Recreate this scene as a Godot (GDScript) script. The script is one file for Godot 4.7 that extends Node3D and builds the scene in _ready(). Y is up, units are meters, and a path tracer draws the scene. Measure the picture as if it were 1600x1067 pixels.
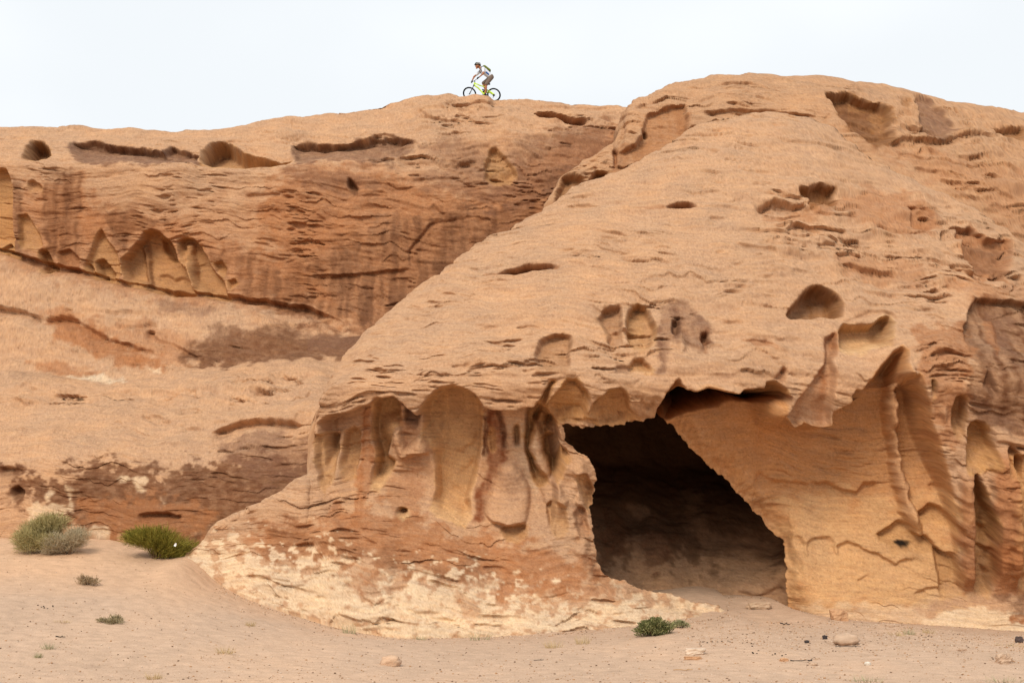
extends Node3D
# A sandstone outcrop with a cave in a sandy desert, and a mountain biker on the cliff top.
# Units are metres, y is up. The rock masses are lofted through guide curves and carved.

const TAN := Color(0.50, 0.313, 0.194)
const OCHRE := Color(0.50, 0.285, 0.128)
const WALL := Color(0.53, 0.283, 0.13)
const OCHL := Color(0.60, 0.385, 0.205)
const VARN := Color(0.17, 0.08, 0.043)
const RUST := Color(0.37, 0.165, 0.075)
const DRED := Color(0.200, 0.070, 0.032)
const PURP := Color(0.21, 0.112, 0.072)
const BRN := Color(0.31, 0.155, 0.068)
const SALT := Color(0.68, 0.525, 0.365)
const HILL := Color(0.47, 0.285, 0.17)
const SOOT := Color(0.02, 0.015, 0.012)
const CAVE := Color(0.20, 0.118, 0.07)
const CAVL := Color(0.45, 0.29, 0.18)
const SAND := Color(0.59, 0.43, 0.318)

const DENSE := 1.4

static func fnl(sd: int, freq: float, oct := 3, kind := FastNoiseLite.TYPE_SIMPLEX_SMOOTH) -> FastNoiseLite:
	var n := FastNoiseLite.new()
	n.seed = sd; n.frequency = freq; n.noise_type = kind
	n.fractal_type = FastNoiseLite.FRACTAL_FBM if oct > 1 else FastNoiseLite.FRACTAL_NONE
	n.fractal_octaves = oct
	return n

# ------------------------------------------------------------------ rock masses
class Rock:
	var x0: float; var y0: float; var res: float; var w: int; var h: int
	var x1: float
	var dep := PackedFloat32Array()      # carved depth, metres inwards along the surface normal
	var smo := PackedFloat32Array()      # 1: smooth fresh rock, 0: rough weathered rock
	var open := PackedFloat32Array()     # distance inside a cave mouth
	var col := PackedColorArray()
	var guides: Array
	var rows: Array
	var cap: Array
	var nwarp: FastNoiseLite; var ngrain: FastNoiseLite; var nstreak: FastNoiseLite
	var has_hole := false

	func _init(g: Array, rw: Array, xa: float, xb: float, ya: float, yb: float, r: float, base: Color, sd: int) -> void:
		guides = g; rows = rw.map(func(v): return int(ceil(v * DENSE))); x0 = xa; x1 = xb; y0 = ya; res = r
		w = int((xb - xa) / r) + 2; h = int((yb - ya) / r) + 2
		dep.resize(w * h); smo.resize(w * h); open.resize(w * h); col.resize(w * h)
		col.fill(base); open.fill(-9.0)
		nwarp = FastNoiseLite.new(); nwarp.seed = sd; nwarp.frequency = 1.1; nwarp.fractal_octaves = 3
		ngrain = FastNoiseLite.new(); ngrain.seed = sd + 7; ngrain.frequency = 0.9; ngrain.fractal_octaves = 5; ngrain.fractal_gain = 0.6
		nstreak = FastNoiseLite.new(); nstreak.seed = sd + 9; nstreak.frequency = 1.0; nstreak.fractal_octaves = 3

	# a hollow (or, with negative depth, a boss) tinted towards a given colour inside an outline
	func stamp(p: Array, depth: float, up: float, low: float, c: Color, amt: float, soft: float, grain: float, warp: float, streak: float, smooth: float, gf := 1.0) -> void:
		var n := p.size() / 2
		var ax := PackedFloat32Array(); var ay := PackedFloat32Array(); var ex := PackedFloat32Array(); var ey := PackedFloat32Array()
		var il := PackedFloat32Array(); var wd := PackedFloat32Array()
		var area := 0.0
		var lo := Vector2(1e9, 1e9); var hi := Vector2(-1e9, -1e9)
		for k in n:
			var a := Vector2(p[2 * k], p[2 * k + 1]); var b := Vector2(p[(2 * k + 2) % (2 * n)], p[(2 * k + 3) % (2 * n)])
			area += a.x * b.y - b.x * a.y
			lo = lo.min(a); hi = hi.max(a)
			ax.append(a.x); ay.append(a.y); ex.append(b.x - a.x); ey.append(b.y - a.y)
			il.append(1.0 / maxf((b - a).length_squared(), 1e-6))
		for k in n:
			var ny := -ex[k] / maxf(sqrt(ex[k] * ex[k] + ey[k] * ey[k]), 1e-4) * signf(area)
			wd.append(1.0 / lerpf(low, up, smoothstep(-0.8, -0.2, ny)))
		var pad := soft + grain + warp + 0.05
		var i0 := clampi(int((lo.x - pad - x0) / res), 0, w - 1); var i1 := clampi(int((hi.x + pad - x0) / res) + 1, 0, w - 1)
		var j0 := clampi(int((lo.y - pad - y0) / res), 0, h - 1); var j1 := clampi(int((hi.y + pad - y0) / res) + 1, 0, h - 1)
		for j in range(j0, j1 + 1):
			var y := y0 + j * res
			for i in range(i0, i1 + 1):
				var x := x0 + i * res
				var qx := x + warp * nwarp.get_noise_2d(x, y)
				var qy := y + warp * nwarp.get_noise_2d(x + 71.3, y)
				var best := 1e9; var t := 1e9; var inside := false
				for k in n:
					var dx := qx - ax[k]; var dy := qy - ay[k]
					var s := clampf((dx * ex[k] + dy * ey[k]) * il[k], 0.0, 1.0)
					var rx := dx - ex[k] * s; var ry := dy - ey[k] * s
					var d := rx * rx + ry * ry
					if d < best: best = d
					var dw := d * wd[k] * wd[k]
					if dw < t: t = dw
					if (dy < 0.0) != (dy < ey[k]):
						if dx - ex[k] * dy / ey[k] < 0.0: inside = not inside
				var sd := sqrt(best)
				if not inside: sd = -sd
				var at := j * w + i
				if inside:
					if depth != 0.0:
						var f := minf(sqrt(t), 1.0)
						if depth > 0.0: dep[at] += depth * f * f * (3.0 - 2.0 * f)
						else: dep[at] += depth * sqrt(1.0 - (1.0 - f) * (1.0 - f))
					if smooth > 0.0:
						var e := smoothstep(0.0, 0.1, sd) * smooth
						smo[at] = maxf(smo[at], e)
					elif smooth < 0.0:
						smo[at] = minf(smo[at], smooth * smoothstep(0.0, 0.8, sd))
				if amt > 0.0:
					var k := amt * smoothstep(-soft, soft, sd + grain * ngrain.get_noise_2d(x * gf, y * 1.5 * gf))
					if k > 0.003:
						if streak > 0.0:
							k *= lerpf(1.0, clampf(0.55 + 1.5 * nstreak.get_noise_2d(x * 1.7 + 0.25 * nwarp.get_noise_2d(x, y), y * 0.16), 0.0, 1.25), streak)
						k *= clampf(1.0 + 0.5 * ngrain.get_noise_2d(x * 2.1 + 11.0, y * 4.2), 0.5, 1.2)
						col[at] = col[at].lerp(c, minf(k, 1.0))

	func hole(p: Array) -> void:
		has_hole = true
		var poly := PackedVector2Array()
		for k in p.size() / 2: poly.append(Vector2(p[2 * k], p[2 * k + 1]))
		var n := poly.size()
		for j in h:
			var y := y0 + j * res
			if y > 8.6: break
			for i in w:
				var x := x0 + i * res
				if x < -1.0 or x > 12.5: continue
				var q := Vector2(x + 0.1 * nwarp.get_noise_2d(x * 2.0, y * 2.0), y + 0.1 * nwarp.get_noise_2d(x * 2.0 + 31.0, y * 2.0))
				var best := 1e9
				for k in n:
					best = minf(best, q.distance_squared_to(Geometry2D.get_closest_point_to_segment(q, poly[k], poly[(k + 1) % n])))
				best = sqrt(best)
				open[j * w + i] = best if Geometry2D.is_point_in_polygon(q, poly) else -best

	# distance to a polyline: x = distance, y = position along it 0..1, z = height above it
	func _near(pts: PackedVector2Array, q: Vector2) -> Vector3:
		var best := 1e9; var al := 0.0; var ab := 0.0
		var n := pts.size() - 1
		for k in n:
			var a := pts[k]; var e := pts[k + 1] - a
			var s := clampf((q - a).dot(e) / e.length_squared(), 0.0, 1.0)
			var r := q - a - e * s
			var d := r.length_squared()
			if d < best: best = d; al = (k + s) / n; ab = r.y
		return Vector3(sqrt(best), al, ab)

	func _line(p: Array, pad: float) -> Array:
		var pts := PackedVector2Array(); var lo := Vector2(1e9, 1e9); var hi := -lo
		for k in p.size() / 2:
			var a := Vector2(p[2 * k], p[2 * k + 1])
			if pts.size() and a.distance_to(pts[-1]) < 0.01: continue
			pts.append(a); lo = lo.min(a); hi = hi.max(a)
		return [pts, clampi(int((lo.x - pad - x0) / res), 0, w - 1), clampi(int((hi.x + pad - x0) / res) + 1, 0, w - 1),
			clampi(int((lo.y - pad - y0) / res), 0, h - 1), clampi(int((hi.y + pad - y0) / res) + 1, 0, h - 1)]

	func crack(p: Array, width: float, depth: float) -> void:
		var b := _line(p, width * 2.0 + 0.1)
		for j in range(b[3], b[4] + 1):
			for i in range(b[1], b[2] + 1):
				var q := Vector2(x0 + i * res, y0 + j * res)
				q += 0.06 * Vector2(nwarp.get_noise_2d(q.x * 3.0, q.y * 3.0), nwarp.get_noise_2d(q.x * 3.0 + 50.0, q.y * 3.0))
				var d := _near(b[0], q)
				var f := 1.0 - smoothstep(0.2, 1.0, d.x / width)
				if f > 0.0: dep[j * w + i] += depth * f * smoothstep(0.0, 0.1, d.y) * smoothstep(1.0, 0.9, d.y)

	# a bedding ledge: the bed above the line juts out over the one below it
	func ledge(p: Array, depth: float, reach: float, lip: float) -> void:
		var b := _line(p, reach + 0.1)
		for j in range(b[3], b[4] + 1):
			for i in range(b[1], b[2] + 1):
				var q := Vector2(x0 + i * res, y0 + j * res)
				q.y += 0.07 * nwarp.get_noise_2d(q.x * 1.6, q.y * 2.0)
				var d := _near(b[0], q)
				var e := smoothstep(0.0, 0.12, d.y) * smoothstep(1.0, 0.88, d.y)
				if d.x < reach and e > 0.0:
					var f := pow(1.0 - d.x / reach, 1.6) * e
					dep[j * w + i] += depth * f * lerpf(1.0, -lip, smoothstep(-0.06, 0.06, d.z))

	# a rounded rib or column of rock standing proud
	func rib(p: Array, ra: float, rb: float, proud: float, c: Color, amt: float) -> void:
		var b := _line(p, maxf(ra, rb) + 0.15)
		for j in range(b[3], b[4] + 1):
			for i in range(b[1], b[2] + 1):
				var q := Vector2(x0 + i * res, y0 + j * res)
				q.x += 0.12 * nwarp.get_noise_2d(q.x, q.y * 1.5)
				var d := _near(b[0], q)
				var t := d.x / (lerpf(ra, rb, d.y) * (1.0 + 0.35 * nwarp.get_noise_2d(q.x + 9.0, q.y * 2.0)))
				if t < 1.0:
					var e := smoothstep(0.0, 0.12, d.y) * smoothstep(1.0, 0.8, d.y)
					dep[j * w + i] -= proud * sqrt(1.0 - t * t) * e
					if amt > 0.0: col[j * w + i] = col[j * w + i].lerp(c, amt * smoothstep(1.0, 0.7, t) * e)

	func soften() -> void:
		var o := dep.duplicate()
		for j in range(1, h - 1):
			for i in range(1, w - 1):
				var a := j * w + i
				dep[a] = 0.36 * o[a] + 0.11 * (o[a - 1] + o[a + 1] + o[a - w] + o[a + w]) + 0.05 * (o[a - w - 1] + o[a - w + 1] + o[a + w - 1] + o[a + w + 1])

	static func slopes(xx: PackedFloat32Array, yy: PackedFloat32Array) -> PackedFloat32Array:
		var n := xx.size(); var m := PackedFloat32Array(); m.resize(n)
		m[0] = (yy[1] - yy[0]) / (xx[1] - xx[0]); m[n - 1] = (yy[n - 1] - yy[n - 2]) / (xx[n - 1] - xx[n - 2])
		for i in range(1, n - 1):
			var ha := xx[i] - xx[i - 1]; var hb := xx[i + 1] - xx[i]
			var da := (yy[i] - yy[i - 1]) / ha; var db := (yy[i + 1] - yy[i]) / hb
			if da * db > 0.0:
				var wa := 2.0 * hb + ha; var wb := hb + 2.0 * ha
				m[i] = (wa + wb) / (wa / da + wb / db)
		return m

	static func herm(xx: PackedFloat32Array, yy: PackedFloat32Array, m: PackedFloat32Array, x: float) -> float:
		var i := clampi(xx.bsearch(x) - 1, 0, xx.size() - 2)
		var hh := xx[i + 1] - xx[i]; var t := clampf((x - xx[i]) / hh, 0.0, 1.0); var u := 1.0 - t
		return yy[i] * (1.0 + 2.0 * t) * u * u + m[i] * hh * t * u * u + yy[i + 1] * t * t * (3.0 - 2.0 * t) + m[i + 1] * hh * t * t * (t - 1.0)

	func mesh(nx: int, skirt: float, set: Dictionary) -> ArrayMesh:
		var ng := guides.size()
		var gx: Array = []; var gy: Array = []; var gz: Array = []; var my: Array = []; var mz: Array = []
		for g in guides:
			var a := PackedFloat32Array(); var b := PackedFloat32Array(); var c := PackedFloat32Array()
			for k in g.size() / 3: a.append(g[3 * k]); b.append(g[3 * k + 1]); c.append(g[3 * k + 2])
			gx.append(a); gy.append(b); gz.append(c); my.append(slopes(a, b)); mz.append(slopes(a, c))
		var ny := 5 + 1 + cap.size()
		for r in rows: ny += r
		var pos := PackedVector3Array(); pos.resize(nx * ny)
		for i in nx:
			var x := x0 + (x1 - x0) * i / (nx - 1)
			var yy := PackedFloat32Array(); var zz := PackedFloat32Array()
			for k in ng:
				var xc := clampf(x, gx[k][0], gx[k][-1])
				var y := herm(gx[k], gy[k], my[k], xc)
				if k: y = maxf(y, yy[k - 1] + 0.02)
				yy.append(y); zz.append(herm(gx[k], gz[k], mz[k], xc))
			var m := slopes(yy, zz)
			var j := 0
			for k in 5:
				pos[j * nx + i] = Vector3(x, yy[0] - skirt * (5 - k) / 5.0, zz[0] + 0.25 * skirt * (5 - k) / 5.0); j += 1
			for k in ng - 1:
				var rk: int = rows[k]
				for q in rk:
					var y := yy[k] + (yy[k + 1] - yy[k]) * q / rk
					var hh := yy[k + 1] - yy[k]; var t := float(q) / rk; var u := 1.0 - t
					var z := zz[k] * (1.0 + 2.0 * t) * u * u + m[k] * hh * t * u * u + zz[k + 1] * t * t * (3.0 - 2.0 * t) + m[k + 1] * hh * t * t * (t - 1.0)
					pos[j * nx + i] = Vector3(x, y, z); j += 1
			pos[j * nx + i] = Vector3(x, yy[ng - 1], zz[ng - 1]); j += 1
			for e in cap:
				pos[j * nx + i] = Vector3(x, yy[ng - 1] + e.x, zz[ng - 1] + e.y); j += 1
		# carve
		var big: FastNoiseLite = set.big; var mid: FastNoiseLite = set.mid; var bed: FastNoiseLite = set.bed; var fine: FastNoiseLite = set.fine
		var dash: FastNoiseLite = set.dash; var mask: FastNoiseLite = set.mask; var tone: FastNoiseLite = set.tone
		var kb: float = set.kb; var km: float = set.km; var ks: float = set.ks; var kf: float = set.kf; var kd: float = set.kd; var kl: float = set.kl
		var out := PackedVector3Array(); out.resize(nx * ny)
		var cols := PackedColorArray(); cols.resize(nx * ny)
		var uvs := PackedVector2Array(); uvs.resize(nx * ny)
		var gone := PackedByteArray(); gone.resize(nx * ny)
		var top := ny - 1 - cap.size()
		for j in ny:
			var ja := maxi(j - 1, 0); var jb := mini(j + 1, ny - 1)
			for i in nx:
				var at := j * nx + i
				var p := pos[at]
				var ia := maxi(i - 1, 0); var ib := mini(i + 1, nx - 1)
				var nrm := (pos[j * nx + ib] - pos[j * nx + ia]).cross(pos[jb * nx + i] - pos[ja * nx + i]).normalized()
				var fx := clampf((p.x - x0) / res, 0.0, w - 1.01); var fy := clampf((p.y - y0) / res, 0.0, h - 1.01)
				var ii := int(fx); var jj := int(fy); fx -= ii; fy -= jj
				var a := jj * w + ii
				var d := 0.0
				if j <= top:
					d = lerpf(lerpf(dep[a], dep[a + 1], fx), lerpf(dep[a + w], dep[a + w + 1], fx), fy)
				var sm := smo[a]
				var c := col[a].lerp(col[a + 1], fx).lerp(col[a + w].lerp(col[a + w + 1], fx), fy)
				var rough := 1.0 - 0.8 * sm
				var dip := p.y + 0.06 * p.x + 0.5 * big.get_noise_3d(p.x * 1.7, p.y, p.z)
				var nb := big.get_noise_3dv(p); var nm := mid.get_noise_3d(p.x, p.y, p.z * 0.5)
				var st := bed.get_noise_3d(p.x * 0.16, dip, p.z * 0.08)
				var nf := fine.get_noise_3d(p.x, p.y * 1.3, p.z * 0.15)
				var lump := kb * nb + km * nm * (1.0 - 0.5 * sm) + ks * st * rough + kf * nf * (1.0 - 0.4 * sm)
				var mk := smoothstep(-0.2, 0.4, mask.get_noise_3dv(p))
				var da := dash.get_noise_3d(p.x * 0.2, dip * 1.25, p.z * 0.08)
				var db := dash.get_noise_3d(p.x * 0.34 + 60.0, dip * 2.3, p.z * 0.1)
				d += (kd * smoothstep(0.24, 0.5, da) * (0.2 + 0.8 * mk) + 0.42 * kd * smoothstep(0.27, 0.5, db) * (0.3 + 0.7 * mk)) * rough
				# beds: each juts out at its foot over the one below
				var sa := dip * 1.7 + 0.9 * nm; sa -= floorf(sa)
				var sb := dip * 5.2 + 2.0 * nm + 1.2 * st; sb -= floorf(sb)
				var mb := smoothstep(0.0, 0.45, mid.get_noise_3d(p.x * 0.5 + 40.0, p.y * 1.3, p.z * 0.5))
				d += rough * (kl * sa * sa * mb + 0.35 * kl * sb * sb * mk * (0.3 + mb))
				if has_hole:
					var o := lerpf(lerpf(open[a], open[a + 1], fx), lerpf(open[a + w], open[a + w + 1], fx), fy)
					if o > 0.4: gone[at] = 1
					if o > -0.9:
						var f := smoothstep(-0.9, 0.0, o)
						p.z -= 0.7 * f * f
						if o > 0.0:
							var u0 := clampi(ii, 4, w - 5); var v0 := clampi(jj, 4, h - 5)
							var gr := Vector2(open[v0 * w + u0 + 4] - open[v0 * w + u0 - 4], open[(v0 + 4) * w + u0] - open[(v0 - 4) * w + u0]).normalized()
							p.x -= gr.x * o * 5.5; p.y -= gr.y * o * 5.5
							p.z -= 12.0 * o
				out[at] = p - nrm * lump - (nrm * 0.35 + Vector3(0, -0.22 / (1.0 + maxf(d - 1.0, 0.0)), 0.65)).normalized() * d
				var tn := tone.get_noise_3dv(p)
				var tf := tone.get_noise_3d(p.x * 15.0, p.y * 32.0, p.z * 1.2)
				var tl := tone.get_noise_3d(p.x * 2.4, dip * 27.0, p.z * 0.8)
				var sp := tone.get_noise_3d(p.x * 34.0 + 5.0, p.y * 60.0, p.z * 1.6)
				var v := 1.0 + 0.11 * tn + 0.13 * tf + 0.21 * tl + 0.08 * st + 0.16 * smoothstep(0.18, 0.45, sp) - 0.2 * smoothstep(-0.2, -0.45, sp)
				c = Color(c.r * v, c.g * v * (1.0 - 0.05 * tn + 0.05 * tf), c.b * v * (1.0 - 0.12 * tn + 0.10 * tf - 0.06 * tl))
				cols[at] = c
				uvs[at] = Vector2(p.x, p.y)
		var nor := PackedVector3Array(); nor.resize(nx * ny)
		var idx := PackedInt32Array()
		for j in ny:
			var ja := maxi(j - 1, 0); var jb := mini(j + 1, ny - 1)
			for i in nx:
				var ia := maxi(i - 1, 0); var ib := mini(i + 1, nx - 1)
				nor[j * nx + i] = (out[j * nx + ib] - out[j * nx + ia]).cross(out[jb * nx + i] - out[ja * nx + i]).normalized()
				if j < ny - 1 and i < nx - 1:
					var a := j * nx + i
					if gone[a] + gone[a + 1] + gone[a + nx] + gone[a + nx + 1] == 0:
						idx.append(a); idx.append(a + nx); idx.append(a + 1)
						idx.append(a + 1); idx.append(a + nx); idx.append(a + nx + 1)
		var arr := []; arr.resize(Mesh.ARRAY_MAX)
		arr[Mesh.ARRAY_VERTEX] = out; arr[Mesh.ARRAY_NORMAL] = nor; arr[Mesh.ARRAY_COLOR] = cols; arr[Mesh.ARRAY_TEX_UV] = uvs; arr[Mesh.ARRAY_INDEX] = idx
		var am := ArrayMesh.new(); am.add_surface_from_arrays(Mesh.PRIMITIVE_TRIANGLES, arr)
		return am

func noise_set(sd: int, o := {}) -> Dictionary:
	var s := {big = fnl(sd, 0.09, 3), mid = fnl(sd + 1, 0.45, 3), bed = fnl(sd + 2, 1.5, 4), fine = fnl(sd + 3, 2.2, 3),
		dash = fnl(sd + 4, 2.0, 3), mask = fnl(sd + 5, 0.22, 2), tone = fnl(sd + 6, 0.35, 4),
		kb = 0.3, km = 0.13, ks = 0.13, kf = 0.022, kd = 0.2, kl = 0.12}
	s.merge(o, true)
	return s

func obj(called: String, m: Mesh, mat: Material, parent: Node = self) -> MeshInstance3D:
	var o := MeshInstance3D.new()
	o.name = called; o.mesh = m
	if mat: o.material_override = mat
	parent.add_child(o, true)
	return o

func struct(o: Node) -> void:
	o.set_meta("kind", "structure")

func noise_tex(sd: int, freq: float, ramp: Array, size := 1024) -> NoiseTexture2D:
	var g := Gradient.new()
	var off := PackedFloat32Array(); var cs := PackedColorArray()
	for k in ramp.size() / 2: off.append(ramp[2 * k]); cs.append(ramp[2 * k + 1])
	g.offsets = off; g.colors = cs
	var nt := NoiseTexture2D.new()
	nt.width = size; nt.height = size; nt.seamless = true; nt.generate_mipmaps = false
	nt.noise = fnl(sd, freq, 5); nt.color_ramp = g
	return nt

func normal_tex(sd: int, freq: float, strength: float, size := 1024) -> NoiseTexture2D:
	var nt := NoiseTexture2D.new()
	nt.width = size; nt.height = size; nt.seamless = true; nt.generate_mipmaps = false
	nt.noise = fnl(sd, freq, 5); nt.as_normal_map = true; nt.bump_strength = strength
	return nt

func rock_material(sd: int) -> StandardMaterial3D:
	var m := StandardMaterial3D.new()
	m.vertex_color_use_as_albedo = true
	m.roughness = 0.95; m.metallic_specular = 0.2
	m.uv1_triplanar = true; m.uv1_world_triplanar = true; m.uv1_scale = Vector3(0.11, 0.36, 0.11)
	m.albedo_texture = noise_tex(sd, 0.09, [0.0, Color(0.80, 0.72, 0.66), 0.35, Color(0.93, 0.91, 0.89), 0.6, Color(0.96, 0.95, 0.94), 1.0, Color(1, 1, 1)], 1536)
	m.normal_enabled = true; m.normal_texture = normal_tex(sd + 1, 0.08, 8.0, 1536); m.normal_scale = 0.22
	return m

func _ready() -> void:
	var t0 := Time.get_ticks_msec()
	setup_view()
	var rm := rock_material(11)
	var r := Rock.new(dome_guides(), [39, 82, 53, 23, 52, 54, 37, 12], -11.55, 22.5, -0.6, 23.2, 0.045, TAN, 3)
	dome_marks(r); r.soften()
	r.cap = [Vector2(-0.12, -0.5), Vector2(-0.5, -1.5), Vector2(-2.5, -4), Vector2(-9, -7), Vector2(-26, -9)]
	struct(obj("rock_dome", r.mesh(int(700 * DENSE), 1.2, noise_set(20)), rm))
	print("dome ", Time.get_ticks_msec() - t0)
	r = Rock.new(cliff_guides(), [99, 36, 33, 3, 16, 20, 3, 46, 75, 38, 18], -33.5, 8.0, 2.4, 28.2, 0.058, TAN, 5)
	cliff_marks(r); r.soften()
	r.cap = [Vector2(0.03, -0.5), Vector2(0.05, -1.2), Vector2(0.06, -2.2), Vector2(-0.1, -4), Vector2(-2, -7), Vector2(-12, -11), Vector2(-30, -13)]
	struct(obj("cliff", r.mesh(int(720 * DENSE), 1.5, noise_set(40, {kb = 0.35, kl = 0.09})), rm))
	print("cliff ", Time.get_ticks_msec() - t0)
	r = Rock.new(upper_guides(), [32, 21, 14, 4], 1.2, 31.0, 9.0, 29.5, 0.06, HILL, 6)
	upper_marks(r); r.soften()
	r.cap = [Vector2(-0.1, -0.5), Vector2(-0.4, -1.5), Vector2(-2.5, -5), Vector2(-9, -9), Vector2(-30, -12)]
	struct(obj("rock_hill", r.mesh(int(480 * DENSE), 6.0, noise_set(60)), rm))
	print("upper ", Time.get_ticks_msec() - t0)
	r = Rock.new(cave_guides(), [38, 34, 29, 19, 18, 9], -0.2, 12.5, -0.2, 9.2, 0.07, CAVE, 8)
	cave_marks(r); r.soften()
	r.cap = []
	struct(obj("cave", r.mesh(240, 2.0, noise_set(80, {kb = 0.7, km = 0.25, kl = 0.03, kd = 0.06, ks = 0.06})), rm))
	print("cave ", Time.get_ticks_msec() - t0)
	ground()
	print("ground ", Time.get_ticks_msec() - t0)
	litter()
	rider()
	print("things ", Time.get_ticks_msec() - t0)

func setup_view() -> void:
	var cam := Camera3D.new(); cam.name = "camera"
	cam.position = Vector3(0, 2.5, 0)
	cam.rotation_degrees.x = 9.0
	cam.fov = rad_to_deg(2.0 * atan(533.5 / 2198.0))
	cam.near = 0.1; cam.far = 2000.0
	add_child(cam)
	var env := Environment.new()
	var sm := ProceduralSkyMaterial.new()
	sm.sky_top_color = Color(0.745, 0.761, 0.774)
	sm.sky_horizon_color = Color(0.755, 0.767, 0.777)
	sm.sky_curve = 0.12
	sm.ground_bottom_color = Color(0.6, 0.5, 0.42); sm.ground_horizon_color = Color(0.8, 0.74, 0.68)
	sm.sun_angle_max = 1.0
	var im := Image.create(512, 256, false, Image.FORMAT_RGBA8)
	var nc := fnl(901, 0.012, 5)
	for y in 256:
		for x in 512:
			var d := Vector3(cos(TAU * x / 512.0) * sin(PI * (y + 0.5) / 256.0), 2.2 * cos(PI * (y + 0.5) / 256.0), sin(TAU * x / 512.0) * sin(PI * (y + 0.5) / 256.0))
			im.set_pixel(x, y, Color(1, 1, 1, smoothstep(-0.1, 0.5, nc.get_noise_3dv(d * 170.0))))
	sm.sky_cover = ImageTexture.create_from_image(im); sm.sky_cover_modulate = Color(0.22, 0.21, 0.2)
	var sky := Sky.new(); sky.sky_material = sm
	env.background_mode = Environment.BG_SKY; env.sky = sky
	env.tonemap_mode = Environment.TONE_MAPPER_LINEAR
	env.tonemap_exposure = 1.75
	env.sdfgi_enabled = true; env.ssao_enabled = true; env.ssil_enabled = true
	var we := WorldEnvironment.new(); we.name = "world_environment"; we.environment = env
	add_child(we)
	var sun := DirectionalLight3D.new(); sun.name = "sun"
	sun.light_energy = 0.5; sun.light_angular_distance = 28.0
	sun.light_color = Color(1.0, 0.95, 0.88); sun.shadow_enabled = true
	sun.rotation_degrees = Vector3(-39, -20, 0)
	add_child(sun)

# ------------------------------------------------------------------ sand
var edge := PackedVector3Array()     # where the sand meets the rock: x, height, z
var ex := PackedFloat32Array(); var ey := PackedFloat32Array(); var ez := PackedFloat32Array(); var ymy: PackedFloat32Array; var zmy: PackedFloat32Array
var far_h := PackedFloat32Array()
var ndune: FastNoiseLite
var nrip: FastNoiseLite

func sand_edge() -> void:
	for p in [[-120, 4.2, -60], [-26, 3.7, -57.5], [-19.6, 3.5, -54.5], [-15.8, 3.45, -53.5], [-12.3, 2.9, -51.5], [-11.4, 2.72, -50.0], [-10.0, 1.75, -49.0], [-7.6, 0.9, -47.6], [-5.1, 0.32, -46.6], [-3.3, 0.14, -46.0], [0, 0.2, -46.2], [2.1, 0.33, -46.6], [4.3, 0.52, -47.0], [6.6, 0.70, -47.6], [7.3, 0.85, -49.0], [8.2, 1.30, -53.6], [9.6, 1.25, -53.4], [10.2, 0.9, -51.9], [11.8, 0.56, -51.5], [15.1, 0.36, -51.2], [18.4, 0.14, -50.8], [24, 0.0, -49.8], [120, 0, -50]]:
		edge.append(Vector3(p[0], p[1], p[2]))
	for q in edge: ex.append(q.x); ey.append(q.y); ez.append(q.z)
	ymy = Rock.slopes(ex, ey); zmy = Rock.slopes(ex, ez)
	for k in 600:
		var s := 0.0
		for q in 9: s += Rock.herm(ex, ey, ymy, -75.0 + 0.25 * k + (q - 4) * 1.1)
		far_h.append(s / 9.0)
	ndune = fnl(301, 0.12, 3); nrip = fnl(302, 1.3, 4)

func sand_h(x: float, z: float) -> float:
	var e := Vector3(x, Rock.herm(ex, ey, ymy, x), Rock.herm(ex, ez, zmy, x))
	var t := clampf((z - e.z) / (-29.0 - e.z), 0.0, 1.0)
	var hh := 0.0
	if z < e.z: hh = e.y + minf((e.z - z) * (0.12 if x > -1.0 and x < 8.0 else 0.03), 0.9)
	else:
		var k := clampi(int((x + 75.0) * 4.0), 0, 598)
		var fh := lerpf(far_h[k], far_h[k + 1], clampf((x + 75.0) * 4.0 - k, 0.0, 1.0))
		hh = lerpf(e.y, fh, smoothstep(0.0, 0.3, t)) * pow(1.0 - t, 1.25)
	return hh + 0.10 * ndune.get_noise_2d(x, z) * smoothstep(0.0, 0.12, t) + 0.035 * nrip.get_noise_2d(x, z * 0.7)

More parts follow.
